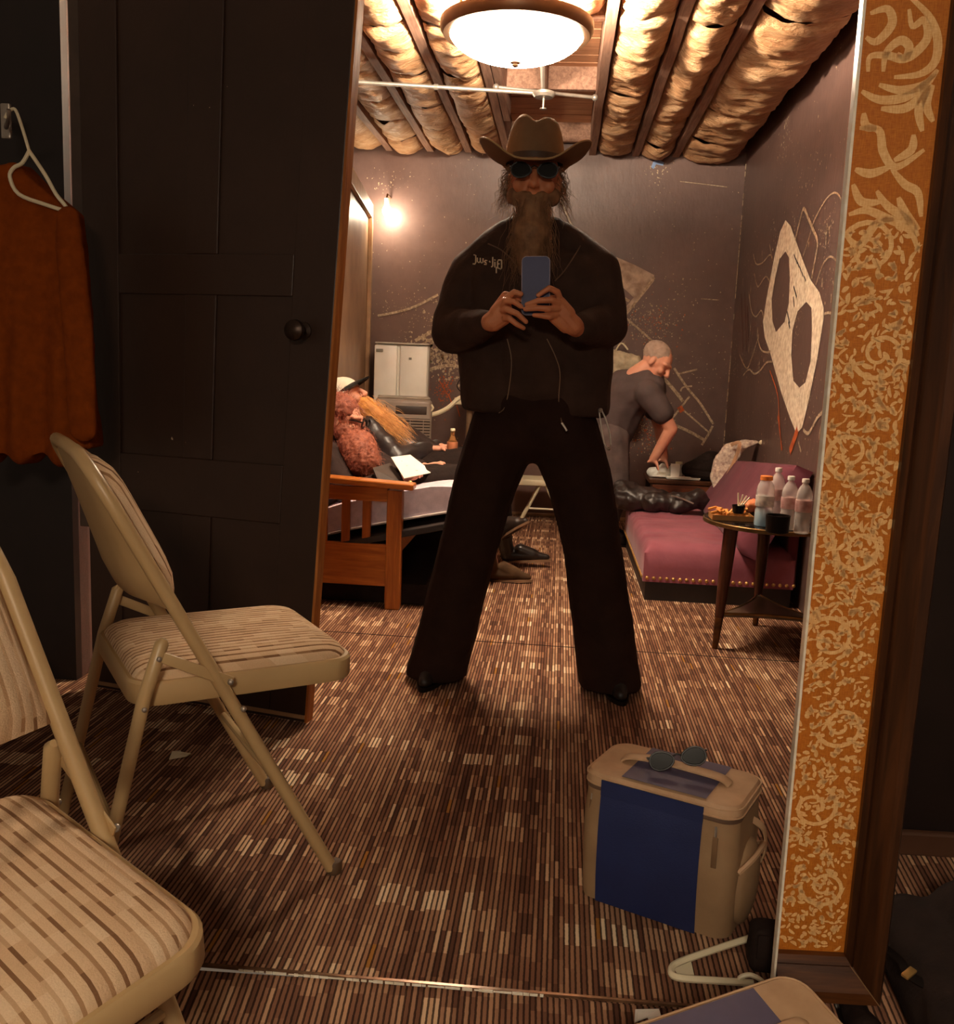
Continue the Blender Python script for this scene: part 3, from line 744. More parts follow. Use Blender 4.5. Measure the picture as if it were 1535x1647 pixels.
BGM = Matrix(((bx.x, by.x, 0, bc.x), (bx.y, by.y, 0, bc.y), (0, 0, 1, 0), (0, 0, 0, 1))) @ Matrix.Scale(.98, 4)
bag = cooler_bag(BGM, 'whole blue and taupe cooler bag standing on the carpet in the mirror')
copy_tree(bag, near_side(BGM), 'near blue and taupe cooler bag cut off by the bottom edge of the photo')
# glasses on the bag
def eyeglasses(matrix, label, lens_m, frame_m, fr_=.0022):
    t = thing('sunglasses', label, 'glasses', matrix=matrix)
    for s in (-1, 1):
        P = [Vector((s*.034+.026*math.cos(k), .0, .019*math.sin(k)+.0015*math.sin(2*k)*s)) for k in [i*math.pi/8 for i in range(16)]]
        mk('rim', G().tube(P, fr_, 6, closed=True), frame_m, t)
        mk('lens', G().add(P+[p+Vector((0, .0015, 0)) for p in P], [tuple(range(16)), tuple(reversed(range(16, 32)))]), lens_m, t, smooth=False)
        mk('temple', G().tube([(s*.062, .0, .008), (s*.064, .03, .010), (s*.050, .085, .004), (s*.042, .12, -.010)], fr_*1.1, 6), frame_m, t)
    mk('bridge', G().tube([(-.010, 0, .006), (0, -.003, .010), (.010, 0, .006)], .002, 6), frame_m, t)
    return t
M_LENS = mat('dark_lens', (18, 12, 10), (12, 9, 8), 3, .2, spec=.05)
eyeglasses(BGM @ Matrix.Translation((.014, -.028, .343)) @ Matrix.Rotation(R(24), 4, 'Z') @ Matrix.Rotation(R(-14), 4, 'Y') @ Matrix.Rotation(R(-22), 4, 'X'), 'black sunglasses lying on the handle of the cooler bag', M_LENS, M_BLACKS)

# ================================================================== SMALL THINGS ON THE FLOOR
def hanger(name, label, P, r, m, hook):
    t = thing(name, label, 'hanger', P[0])
    mk('body', G().tube(P, r, 8, closed=True), m, t, world=True)
    mk('hook', G().tube(hook, r*.75, 8), m, t, world=True); return t
hz = .012
c0 = [fl(1215, 1506, hz), fl(1150, 1527, hz), fl(1092, 1548, hz), fl(1080, 1560, hz), fl(1090, 1572, hz), fl(1150, 1577, hz), fl(1212, 1581, hz)]
th = thing('plastic_hanger', 'cream plastic clothes hanger lying on the carpet by the near cooler bag', 'hanger', (c0[3].x, c0[3].y, 0))
mk('body', G().tube(spline(c0, 4), .0068, 8), M_CREAM, th, world=True)
mk('hook', G().tube(spline([fl(1196, 1580, .012), fl(1190, 1573, .02), fl(1206, 1568, .028), fl(1224, 1576, .024), fl(1232, 1588, .012)], 5), .0048, 8), M_CREAM, th, world=True)
mk('gusset', G().add([fl(1084, 1558, hz), fl(1112, 1546, hz), fl(1118, 1573, hz), fl(1092, 1570, hz)], [(0, 1, 2, 3)]), M_CREAM, th, world=True, smooth=False)
# black pouch next to the frame
p = fl(1240, 1572); q = fl(1206, 1570)
g = G(); w = .075
g.box((0, 0, .045), (.085, .06, .09), r=.012, seg=3)
pz = organic('body', g, .006, 3, folds(.003, 20))
t = thing('black_pouch', 'small black cloth pouch on the carpet between hanger and gold frame', 'pouch', (q.x+.045, q.y+.035, 0)); mk('body', pz, M_BLACK, t)
mk('flap', G().box((0, -.032, .06), (.07, .006, .05), r=.002), M_BLACK, t)
def scrap(label, P, sc, m, rot, matrix=None):
    g = G().add([(0, 0, 0), (.03, .004, .004), (.034, .02, .002), (.018, .017, .006), (.014, .03, .003), (.002, .018, .007)], [(0, 1, 2, 3, 5), (3, 4, 5)])
    g.v += [v+Vector((0, 0, .0015)) for v in g.v[:6]]; g.f += [(11, 9, 8, 7, 6), (11, 10, 9), (0, 1, 7, 6), (1, 2, 8, 7)]
    o = mk('paper_scrap', g, m, smooth=False, label=label, cat='paper scrap', group='paper scraps on the carpet')
    o.matrix_world = (matrix or Matrix.Identity(4)) @ Matrix.Translation(P) @ Matrix.Rotation(rot, 4, 'Z') @ Matrix.Scale(sc, 4); return o
scrap('torn cream paper scrap on the carpet behind the folding chair', fl(272, 1222, .002), 1.6, M_CREAM, .2)
ni = NSIDE.inverted()
scrap('white paper scrap lying at the bottom edge of the mirror', (ni @ nfl(1060, 1626))+Vector((0, 0, .003)), 1.5, M_WHITE, .1, NSIDE)
scrap('white paper scrap on the carpet under the corner of the dark wood frame', (ni @ nfl(1402, 1640))+Vector((0, 0, .003)), 1.3, M_WHITE, .3, NSIDE)
# black duffel on this side, right of the frame
t = thing('black_duffel', 'black soft duffel bag on the floor right of the dark wood frame', 'bag', matrix=NSIDE @ Matrix.Translation((ni @ nfl(1512, 1636))))
g = G(); g.cap((-.10, -.10, .10), .105, (-.13, .14, .11), .12).cap((.02, -.12, .07), .075, (.0, .12, .075), .085)
for p_ in g.v: p_.z = max(.002, p_.z)
mk('body', organic('body', g, .012, 4, folds(.006, 9)), M_BLACK, t)
hp = wm(t).inverted() @ nfl(1462, 1568, .13)
mk('strap', G().tube(spline([hp+Vector((.04, -.05, .02)), hp+Vector((.01, -.02, .012)), hp, hp+Vector((-.06, .02, -.02))], 4), .010, 6, flat=.3), M_BLACKS, t)
mk('buckle', G().box(hp+Vector((0, 0, .004)), (.030, .014, .006), Matrix.Rotation(R(40), 3, 'Z'), r=.002), M_BRASS, t, label='metal strap buckle')
t = thing('black_shoe', 'black shoe toe on the carpet below the corner of the dark wood frame', 'shoe', matrix=NSIDE @ Matrix.Translation((ni @ nfl(1372, 1642))))
g = G().cap((0, .05, .025), .028, (0, -.03, .022), .022).cap((0, .06, .04), .03, (0, .03, .03), .026)
for p_ in g.v: p_.z = max(.001, p_.z)
mk('upper', organic('upper', g, .006, 3), M_BLACK, t); mk('sole', G().box((0, .015, .004), (.05, .11, .008), r=.003), M_BLACKS, t)

# ================================================================== PEOPLE: SHARED PIECES
def basis(fwd, up):
    f = Vector(fwd).normalized(); u = Vector(up); u = (u-f*u.dot(f)).normalized(); r = f.cross(u)
    return Matrix((r, f, u)).transposed()
def head(g, c, fwd, up, s=1.0, ears=True):
    B = basis(fwd, up); c = Vector(c)
    def P(x, y, z): return c+B @ (Vector((x, y, z))*s)
    g.ell(P(0, -.008, .022), (.076*s, .096*s, .094*s), B, 16, 12)
    g.ell(P(0, .028, -.045), (.058*s, .062*s, .068*s), B, 14, 10)
    g.cap(P(0, .070, -.092), .024*s, P(0, .055, -.085), .034*s)
    g.cap(P(0, .094, .018), .010*s, P(0, .114, -.022), .015*s)
    for q in (-1, 1):
        g.ell(P(q*.013, .104, -.026), .009*s)
        g.cap(P(q*.012, .090, .032), .011*s, P(q*.052, .072, .030), .012*s)
        g.ell(P(q*.045, .068, -.022), .022*s)
        if ears: g.ell(P(q*.079, -.008, -.008), (.010*s, .020*s, .032*s), B)
    g.cap(P(-.018, .092, -.056), .008*s, P(.018, .092, -.056), .008*s)
    g.cap(P(-.016, .090, -.067), .009*s, P(.016, .090, -.067), .009*s)
    g.cap(P(0, -.022, -.05), .058*s, P(0, -.05, -.15), .06*s)
    return P, B
def boot(g, heel, toe, h, s=1.0, knee=None):
    heel = Vector(heel); toe = Vector(toe); d = (toe-heel).normalized()
    kd = (Vector(knee)-heel).normalized() if knee is not None else Vector((0, 0, 1))
    g.cap(heel+Vector((0, 0, .055))*s, .040*s, heel+kd*h, .056*s)
    g.cap(heel+Vector((0, 0, .04))*s, .038*s, heel.lerp(toe, .55)+Vector((0, 0, .038))*s, .038*s)
    g.cap(heel.lerp(toe, .3)+Vector((0, 0, .07))*s, .038*s, heel.lerp(toe, .6)+Vector((0, 0, .04))*s, .036*s)
    g.cap(heel.lerp(toe, .55)+Vector((0, 0, .034))*s, .034*s, toe-d*.025*s+Vector((0, 0, .024))*s, .020*s)
def sole(heel, toe, w=.07, z=.012):
    heel = Vector(heel); toe = Vector(toe); d = (toe-heel).normalized(); s = Vector((-d.y, d.x, 0)).normalized(); L = (toe-heel).length; P = []
    for i in range(20):
        a = i/20*2*math.pi; x = math.cos(a); y = math.sin(a)
        wy = w/2*(1.0 if x > 0 else .82); P.append((heel+toe)/2+d*x*(L/2+.004)+s*y*wy*(1-.25*max(0, x)))
    return G().prism(P, (0, 0, z))
def scatter_on(g_pts, n, rnd):
    return [g_pts[rnd.randrange(len(g_pts))] for _ in range(n)]

# ================================================================== THE MAN WITH THE PHONE
Y0 = 3.30
def w(x, y, Y=Y0): return aY(x, y, Y)
man = thing('person', 'standing person in cowboy hat, black jacket and flared black trousers, holding up a phone', 'person', (-.08, Y0, 0))
HC = w(860, 292, 3.27)
g = G(); hP, hB = head(g, HC, (.02, -1, -.04), (0.01, 0, 1), 1.04)
sL, sR = w(757, 438, 3.32), w(962, 434, 3.32)
eL, eR = w(728, 535, 3.25), w(975, 524, 3.25)
wL, wR = w(792, 519, 3.03), w(927, 528, 3.03)
pel = w(860, 668, 3.32); kL, kR = w(756, 872, 3.29), w(953, 880, 3.29); fL, fR = w(702, 1086, 3.33), w(982, 1098, 3.33)
chest = w(858, 440, 3.32)
g.cap(HC+Vector((0, .03, -.13)), .058, chest+Vector((0, 0, .03)), .10)
g.chain([chest, w(860, 560, 3.32), pel], [.13, .12, .125]); g.cap(sL, .055, sR, .055)
for s_, e_, q_ in ((sL, eL, wL), (sR, eR, wR)): g.chain([s_, e_, q_], [.05, .042, .029])
for k_, f_, hx in ((kL, fL, -.085), (kR, fR, .085)): g.chain([pel+Vector((hx, 0, -.04)), k_, Vector((f_.x, f_.y, .10))], [.085, .06, .045])
body = organic('body', g, .007, 4)
# hands (finer), joined into the body mesh
def hz3(x, y, Y): return aY(740+x*.1694, 380+y*.1694, Y)
hg = G(); PH = 2.985
def finger(pts, rs): hg.chain([hz3(*p) for p in pts], rs)
pc = [(300, 800, 3.005), (370, 740, 2.99), (430, 690, 2.985)]
hg.cap(wL, .028, hz3(290, 815, 3.012), .030); hg.cap(hz3(290, 815, 3.012), .030, hz3(420, 690, 3.0), .026)
hg.cap(hz3(330, 830, 3.005), .024, hz3(430, 770, 2.995), .022); hg.cap(hz3(350, 720, 3.0), .024, hz3(425, 640, 2.995), .021)
finger([(420, 640, 2.985), (455, 580, 2.972), (515, 530, 2.964), (580, 548, 2.962)], [.0105, .0100, .0093, .0078])
finger([(410, 660, 2.978), (430, 612, 2.962), (510, 618, 2.952), (580, 668, 2.955)], [.0105, .0100, .0092, .0075])
finger([(415, 705, 2.974), (440, 690, 2.956), (545, 735, 2.950), (628, 812, 2.958)], [.0105, .0102, .0092, .0074])
finger([(430, 775, 2.974), (470, 780, 2.958), (540, 835, 2.954), (605, 872, 2.962)], [.0100, .0095, .0085, .0068])
finger([(330, 700, 3.01), (430, 560, 3.02), (560, 590, 3.012), (640, 610, 3.008)], [.014, .0125, .011, .009])
hg.cap(wR, .028, hz3(1080, 850, 3.015), .031); hg.cap(hz3(1080, 850, 3.012), .031, hz3(960, 720, 2.998), .028)
hg.cap(hz3(1010, 850, 3.005), .024, hz3(900, 760, 2.992), .022); hg.cap(hz3(1020, 740, 3.0), .026, hz3(940, 640, 2.990), .024)
finger([(950, 600, 2.985), (925, 530, 2.968), (850, 492, 2.957), (745, 558, 2.958)], [.0108, .0102, .0092, .0074])
finger([(945, 640, 2.976), (870, 605, 2.954), (750, 610, 2.950), (635, 648, 2.954)], [.0108, .0102, .0092, .0072])
finger([(930, 690, 2.974), (850, 690, 2.952), (740, 682, 2.948), (622, 694, 2.953)], [.0106, .0100, .0090, .0072])
finger([(915, 745, 2.976), (850, 765, 2.956), (780, 755, 2.950), (705, 748, 2.955)], [.0100, .0094, .0084, .0068])
finger([(1000, 690, 3.01), (940, 600, 3.02), (840, 590, 3.014), (760, 600, 3.010)], [.014, .0125, .011, .009])
hm = organic('hand', hg, .0022, 3)
bm = bmesh.new(); bm.from_mesh(body); bm.from_mesh(hm); bm.to_mesh(body); bm.free()
mk('body', body, M_SKIN, man, world=True, angle=180)
# jacket
g = G()
g.cap(w(812, 398, 3.34), .062, w(905, 396, 3.34), .062)
for q, s_ in ((-1, sL), (1, sR)): g.cap(w(860+q*45, 385, 3.33), .062, s_+Vector((0, 0, .0)), .072)
g.chain([w(858, 462, 3.32), w(862, 530, 3.31), w(862, 600, 3.31)], [.18, .18, .178], .80, (0, 1, 0))
g.chain([w(805, 465, 3.31), w(800, 560, 3.31), w(802, 655, 3.31)], [.13, .135, .128], .9, (0, 1, 0))
g.chain([w(918, 462, 3.31), w(922, 560, 3.31), w(920, 655, 3.31)], [.13, .135, .130], .9, (0, 1, 0))
g.cap(w(952, 655, 3.31), .060, w(948, 560, 3.31), .07)
for s_, e_, q_ in ((sL, eL, wL), (sR, eR, wR)): g.chain([s_+Vector((0, 0, -.01)), s_.lerp(e_, .5), e_, e_.lerp(q_, .85)], [.076, .076, .072, .046])
for q in (-1, 1): g.cap(w(860+q*32, 372, 3.33), .046, w(860+q*62, 398, 3.31), .050)
g.cap(w(825, 376, 3.36), .045, w(893, 376, 3.36), .045)
for p_ in g.v: p_.z = max(p_.z, aY(860, 664, 3.3).z)
jm = organic('jacket', g, .009, 4, folds(.0085, 8, (1, 1, .7)))
bvh = BVHTree.FromPolygons([v.co for v in jm.vertices], [tuple(p.vertices) for p in jm.polygons])
jk = mk('jacket', jm, M_JACKET, man, world=True, angle=180)
def on_jacket(x, y, lift=.003):
    d = ray(x, y); h = bvh.ray_cast(EYE, d)
    return h[0]-d*lift if h[0] is not None else aY(x, y, 3.14)
for c_ in ([(785, 392), (806, 402), (826, 420), (838, 440)], [(934, 395), (922, 415), (908, 436), (893, 452)]):
    mk('collar_edge', G().tube([on_jacket(*p) for p in spline([(a, b, 0) for a, b in c_], 4) for p in [(p.x, p.y)]], .0022, 6), mat('tan_zip_tape', (118, 88, 66)), jk, world=True)
for c_ in ([(816, 545), (823, 580), (819, 625), (812, 655), (803, 664)], [(880, 545), (893, 572), (901, 600), (899, 645), (904, 680)]):
    mk('drawcord', G().tube([on_jacket(*p, .005) for p in spline([(a, b, 0) for a, b in c_], 5) for p in [(p.x, p.y)]], .0016, 6), mat('pale_cord', (150, 120, 92)), jk, world=True)
mk('cord_tip', G().tube([on_jacket(904, 680, .006), on_jacket(912, 693, .008)], .004, 6), M_STEEL, jk, world=True)
# embroidered chest lettering, as it reads in the mirror
S = [[(122,262),(142,264),(150,250),(150,182),(132,176)],[(165,205),(165,240),(180,250),(193,240),(193,208)],[(193,240),(207,254),(220,244),(220,212)],[(258,232),(240,230),(234,242),(252,256),(250,268),(232,266)],
     [(280,238),(288,246)],[(312,200),(312,282),(298,292)],[(332,246),(332,294)],[(330,222),(334,230)],[(398,228),(366,226),(358,240),(358,300),(388,312),(396,300),(396,228)],[(346,292),(346,350)],[(358,262),(376,262)]]
g = G()
for s_ in S:
    pts = [on_jacket(740+a*.1694, 380+b*.1694, .004) for a, b in s_]; g.tube(pts, .0023, 5)
mk('chest_lettering', g, mat('cream_thread', (232, 214, 186), (214, 194, 164), 30, .7), jk, world=True, kind='stuff', label='cream embroidered lettering, mirror-reversed')
# trousers
g = G(); g.chain([pel+Vector((-.08, 0, .04)), pel+Vector((.08, 0, .04))], [.13, .13])
g.cap(pel+Vector((-.075, 0, -.04)), .125, pel+Vector((.075, 0, -.04)), .125)
for k_, f_, hx in ((kL, fL, -.10), (kR, fR, .10)):
    g.chain([pel+Vector((hx, 0, -.05)), pel.lerp(k_, .5)+Vector((hx*.55, 0, 0)), k_, k_.lerp(f_, .55), Vector((f_.x, f_.y, .02))], [.122, .112, .100, .104, .112])
for p_ in g.v: p_.z = max(p_.z, .018)
tm = organic('trousers', g, .010, 4, folds(.006, 6, (1, 1, .5)))
for v in tm.vertices:
    if v.co.z < .016: v.co.z = .016
mk('trousers', tm, M_PANTS, man, world=True, angle=180)
for f_, dx in ((fL, -.03), (fR, .035)):
    g = G(); he = Vector((f_.x, f_.y+.06, .0)); to = Vector((f_.x+dx, f_.y-.155, .0)); boot(g, he, to, .17, 1.15)
    for p_ in g.v: p_.z = max(.012, p_.z)
    bo = mk('boot', organic('boot', g, .007, 3), mat('black_boot_leather', (34, 24, 20), (26, 18, 15), 9, .5), man, world=True, angle=180)
    mk('sole', sole(he, to, .09, .014), M_BLACKS, bo, world=True)
# hat
def hat(C, B, s=1.0):
    g = G(); n = 48
    def pt(x, y, z): return C+B @ (Vector((x, y, z))*s)
    rings = [(.096, .112, 0.0), (.098, .113, .02), (.094, .110, .055), (.086, .104, .094), (.075, .094, .126), (.060, .080, .142)]
    V = []; F = []
    for (a, b, z) in rings:
        for j in range(n):
            an = 2*math.pi*j/n; x, y = a*math.cos(an), b*math.sin(an)
            dz = -.020*math.exp(-(x/.022)**2)*(z/.142)**3+.004*math.sin(2*an)*(z/.142); V.append(pt(x, y, z+dz))
    for k in range(len(rings)-1):
        for j in range(n): F.append((k*n+j, k*n+(j+1) % n, (k+1)*n+(j+1) % n, (k+1)*n+j))
    k0 = len(V); z0 = .142
    for q in (.75, .5, .25, .02):
        for j in range(n):
            an = 2*math.pi*j/n; x, y = .060*q*math.cos(an), .080*q*math.sin(an)
            V.append(pt(x, y, z0+.007*(1-q)-.034*math.exp(-(x/.024)**2)))
    m0 = (len(rings)-1)*n
    for k in range(4):
        for j in range(n): F.append((m0+k*n+j, m0+k*n+(j+1) % n, m0+(k+1)*n+(j+1) % n, m0+(k+1)*n+j))
    F.append(tuple(range(m0+4*n, m0+5*n)))
    crown = G().add(V, F)
    def brim(u, v, th):
        an = 2*math.pi*u; ca, sa = math.cos(an), math.sin(an); r = v
        x = (.094+.108*r)*ca; y = (.112+.085*r)*sa
        up_ = .066*(1.12*ca**4/(ca**4+.12))*(r**1.7)-.020*(abs(sa)**3)*r
        x *= 1-.10*r**3*abs(ca)**3
        return pt(x, y, .004+up_+th)
    bg = G(); bg.grid(lambda u, v: brim(u, v, .002), 64, 9, cu=True); bg.grid(lambda u, v: brim(u, v, -.002), 64, 9, cu=True)
    edge = G().tube([brim(i/64, 1.0, 0) for i in range(64)], .0032*s, 6, closed=True)
    band = G(); band.grid(lambda u, v: pt(.0965*math.cos(6.2832*u), .1145*math.sin(6.2832*u), .003+.022*v), 48, 2, cu=True)
    return crown, bg, edge, band
hcn = w(860, 266, 3.28)
cr, bg_, ed, bd = hat(hcn, basis((.02, -1, -.02), (.0, -.03, 1)), 1.0)
hat_o = thing('cowboy_hat', 'tan felt cowboy hat with upturned brim, worn by the person with the phone', 'hat', hcn)
mk('crown', cr, M_HAT, hat_o, world=True, angle=80); mk('brim', bg_, M_HAT, hat_o, world=True, angle=80)
mk('brim_edge', ed, mat('pale_brim_binding', (176, 148, 106), (160, 130, 90)), hat_o, world=True); mk('hat_band', bd, mat('brown_hat_band', (74, 52, 38)), hat_o, world=True)
# long beard and hair
rnd = random.Random(5)
g = G(); g.cap(hP(0, .068, -.085), .044, hP(0, .080, -.17), .060).cap(hP(0, .085, -.17), .062, hP(0, .085, -.27), .035).cap(hP(-.055, .030, -.05), .030, hP(-.015, .080, -.06), .022).cap(hP(.055, .030, -.05), .030, hP(.015, .080, -.06), .022)
M_BEARD = mat('brown_grey_beard', (150, 110, 76), (112, 80, 54), 30, .7)
bd_ = mk('beard', organic('beard', g, .006, 3, folds(.005, 40, (1, 1, .2))), M_BEARD, man, world=True, angle=180)
sp = [(hP(rnd.uniform(-.06, .06), .09+rnd.uniform(-.03, .02), rnd.uniform(-.19, -.06)), hB @ Vector((rnd.uniform(-.35, .35), .25, -1)), rnd.uniform(.08, .17)) for _ in range(420)]
mk('beard_strands', strands(sp, .0011, 5, .006), M_BEARD, bd_, world=True, kind='stuff')
sp = [(hP(q*rnd.uniform(.068, .084), rnd.uniform(-.07, .02), rnd.uniform(-.03, .05)), hB @ Vector((q*rnd.uniform(.05, .6), 0, -1)), rnd.uniform(.05, .115)) for q in (-1, 1) for _ in range(120)]
mk('hair', strands(sp, .0011, 5, .010), mat('grey_brown_hair', (150, 116, 84), (112, 82, 56), 30, .6), man, world=True, kind='stuff')
eyeglasses(Matrix.Translation(hP(0, .122, .016)) @ basis((0, 1, 0), (0, 0, 1)).to_4x4() @ Matrix.Scale(1.22, 4), 'dark sunglasses on the face under the cowboy hat', M_LENS, M_BLACKS)
# phone
pa_, pb_ = aY(862, 413, PH), aY(862, 506, PH); wd = (aY(884, 450, PH)-aY(840, 450, PH)).length
ux = (aY(884, 450, PH)-aY(840, 450, PH)).normalized(); uz = (pa_-pb_).normalized(); uy = ux.cross(uz)
pm = Matrix(((ux.x, -uy.x, uz.x, 0), (ux.y, -uy.y, uz.y, 0), (ux.z, -uy.z, uz.z, 0), (0, 0, 0, 1))); pm.translation = (pa_+pb_)/2
ph = thing('phone', 'navy blue smartphone held up in both hands', 'phone', matrix=pm); phh = (pa_-pb_).length
g = G(); hw_, hh_, r_ = wd/2, phh/2, .014; P = []
for (sx, sz, a0) in ((1, 1, 0), (-1, 1, 90), (-1, -1, 180), (1, -1, 270)):
    for i in range(7): an = R(a0+15*i); P.append(Vector((sx*(hw_-r_)+r_*math.cos(an), -.005, sz*(hh_-r_)+r_*math.sin(an))))
mk('case', g.prism(P, (0, .010, 0)), mat('navy_phone_case', (52, 58, 108), (42, 46, 92), 6, .5), ph, angle=30)
mk('case_rim', G().tube([p+Vector((0, .005, 0)) for p in P], .0022, 6, closed=True), mat('lilac_phone_rim', (196, 186, 206)), ph)
cl = mk('camera_plate', G().box((hw_-.022, -.0062 if uy.y > 0 else .0062, hh_-.026), (.030, .004, .030), r=.0018), M_BLACKS, ph, smooth=False)
for dz in (-.008, .008): mk('lens', G().ell((hw_-.022, -.009 if uy.y > 0 else .009, hh_-.026+dz), .0055, n=12), M_LENS, cl)
# keys on a clip at the hip
kp_ = w(968, 664, 3.24)
t = thing('key_clip', 'steel clip and chain hanging at the hip of the person with the phone', 'key clip', kp_)
P = [w(a, b, 3.22) for a, b in ((964, 662), (968, 690), (972, 712), (978, 722), (983, 716), (981, 695), (974, 672), (968, 660))]
mk('loop', G().tube(P, .0028, 6, closed=True), M_STEEL, t, world=True)
mk('clip', G().ell(w(966, 660, 3.22), .008, n=8, m=6), M_STEEL, t, world=True); mk('weight', G().ell(w(979, 722, 3.22), .006, n=8, m=6), M_STEEL, t, world=True)

# ================================================================== FUTON WITH TWO PEOPLE
FY = 4.28
fu = thing('futon', 'honey oak slatted-arm futon with lavender grey mattress, behind the black door', 'futon', (-.95, FY, 0))
def fb(name, a, b, m, r=.006):                        # a board between two corners
    a = Vector(a); b = Vector(b); mk(name, G().box((a+b)/2, (abs(b.x-a.x), abs(b.y-a.y), abs(b.z-a.z)), r=r), m, fu, world=True, smooth=False)
for yy in (FY, 6.02):
    fb('arm_post', (-.762, yy-.03, .0), (-.692, yy+.03, .556), M_OAKZ); fb('arm_post', (-1.30, yy-.03, .0), (-1.24, yy+.03, .556), M_OAKZ)
    g = G().beam((-1.32, yy, .625-.02), (-.64, yy, .575), .10, .028, r=.006); mk('arm_board', g, M_OAK, fu, world=True, smooth=False)
    fb('arm_top_rail', (-1.24, yy-.014, .50), (-.762, yy+.014, .565), M_OAK, .004)
    fb('arm_panel', (-1.24, yy-.012, .105), (-.762, yy+.012, .302), M_OAK, .004)
    for x in (-1.17, -1.06, -.955, -.858): fb('arm_slat', (x-.02, yy-.009, .30), (x+.02, yy+.009, .505), M_OAKZ, .003)
fb('front_rail', (-.745, FY+.03, .24), (-.715, 5.99, .32), M_OAK); fb('rear_rail', (-1.285, FY+.03, .24), (-1.255, 5.99, .32), M_OAK)
M_LAV = mat('lavender_grey_denim', (216, 198, 206), (198, 180, 190), 30, .9, bump=.15, bscale=200, spec=.1)
def mat_sec(u):                                       # seat mattress top profile along x
    x = -1.16+.74*u; return x, .30+.19*u**.8
g = G()
def mf(u, v):
    a = u*2*math.pi; cx_ = .5+.5*math.cos(a)*abs(math.cos(a))**-.35 if abs(math.cos(a)) > 1e-6 else .5
    cx_ = min(1, max(0, cx_)); x, zb = mat_sec(cx_); s = math.sin(a); s = math.copysign(abs(s)**.6, s)
    yy = FY+.06+(1.60)*v; return Vector((x, yy, zb+.045+.068*s+.006*noise.noise(Vector((x*6, yy*6, 1)))))
g.grid(mf, 28, 24, cu=True); n = 28; g.f.append(tuple(range(n))); g.f.append(tuple(range(23*n, 24*n)))
mk('mattress', g, M_LAV, fu, world=True, angle=60)
mk('piping', G().tube([Vector((mat_sec(k/12)[0], FY+.055, mat_sec(k/12)[1]-.018)) for k in range(13)], .006, 6), mat('pale_piping', (226, 208, 200)), fu, world=True)
mk('slat_deck', G().beam((-1.2, 5.1, .235), (-.43, 5.1, .415), 1.66, .03, r=.004), mat('dark_deck', (40, 28, 24)), fu, world=True, smooth=False)
mk('back_cushion', G().beam((-1.23, 5.1, .36), (-1.30, 5.1, .92), 1.55, .13, upv=(1, 0, 0), r=.05), M_LAV, fu, world=True)
for yy in (4.75, 5.7):
    mk('front_leg', G().tube([(-.50, yy, .39), (-.48, yy+.0, .0)], .012, 8), M_BLACKS, fu, world=True); mk('leg_block', G().box((-.50, yy, .38), (.06, .06, .05), r=.008), M_BLACKS, fu, world=True)
mk('under_box', G().box((-.88, 5.1, .055), (.6, 1.5, .10), r=.01), M_BLACK, fu, world=True, smooth=False)

def seated(label, loc, HCn, hf, hu, neck, shN, shF, pelv, knees, heels, toes, elbows, wrists, jmat, tmat, bmats, hand_tips, hscale=1.0):
    t = thing('person', label, 'person', loc)
    g = G(); P, B = head(g, HCn, hf, hu, hscale)
    mid = (Vector(shN)+Vector(shF))/2
    g.cap(P(0, -.03, -.10), .05, mid, .07); g.cap(shN, .05, shF, .05); g.chain([mid, mid.lerp(Vector(pelv), .5), pelv], [.11, .11, .12])
    for s_, e_, q_ in zip((shN, shF), elbows, wrists): g.chain([s_, e_, q_], [.045, .038, .027])
    for q_, tips in zip(wrists, hand_tips):
        q_ = Vector(q_)
        pc_ = q_.lerp(Vector(tips[1]), .5); g.cap(q_, .028, pc_, .032, .6)
        for tp in tips: g.chain([pc_, pc_.lerp(Vector(tp), .6)+Vector((0, 0, .008)), tp], [.012, .0105, .008])
    for k_, h_, dy in zip(knees, heels, (-.08, .08)):
        g.chain([Vector(pelv)+Vector((.02, dy, 0)), k_, Vector(h_)+Vector((0, 0, .07))], [.08, .055, .04])
    mk('body', organic('body', g, .005, 3), M_SKINP, t, world=True, angle=180)
    g = G(); g.cap(shN, .075, shF, .075); g.chain([mid, mid.lerp(Vector(pelv), .5), Vector(pelv)+Vector((0, 0, .02))], [.15, .155, .15], .85, (1, 0, .3))
    for s_, e_, q_ in zip((shN, shF), elbows, wrists): g.chain([s_, e_, Vector(e_).lerp(Vector(q_), .86)], [.072, .062, .044])
    g.cap(P(0, -.04, -.12), .065, mid, .09)
    jk_ = mk('jacket', organic('jacket', g, .009, 3, folds(.010, 9)), jmat, t, world=True, angle=180)
    g = G()
    for k_, h_, dy in zip(knees, heels, (-.08, .08)):
        g.chain([Vector(pelv)+Vector((.0, dy, 0)), k_, Vector(h_)+(Vector(k_)-Vector(h_)).normalized()*.21], [.115, .085, .066])
    g.cap(Vector(pelv)+Vector((0, -.08, 0)), .12, Vector(pelv)+Vector((0, .08, 0)), .12)
    mk('trousers', organic('trousers', g, .010, 3, folds(.006, 10)), tmat, t, world=True, angle=180)
    for h_, to_, bmt, kn_ in zip(heels, toes, bmats, knees):
        g = G(); boot(g, h_, to_, .20, 1.0, kn_)
        lowest = min(Vector(h_).z, Vector(to_).z)
        bo = mk('boot', organic('boot', g, .006, 3), bmt, t, world=True, angle=180)
        dz = (Vector(to_)-Vector(h_))
        mk('sole', sole(h_, to_, .078, .014), mat('tan_shoe_sole', (150, 116, 88), (120, 90, 66)), bo, world=True)
    return t, P, B
M_LEATHER = mat('black_leather', (48, 36, 33), (34, 25, 23), 10, .42, bump=.3, bscale=30, spec=.6)
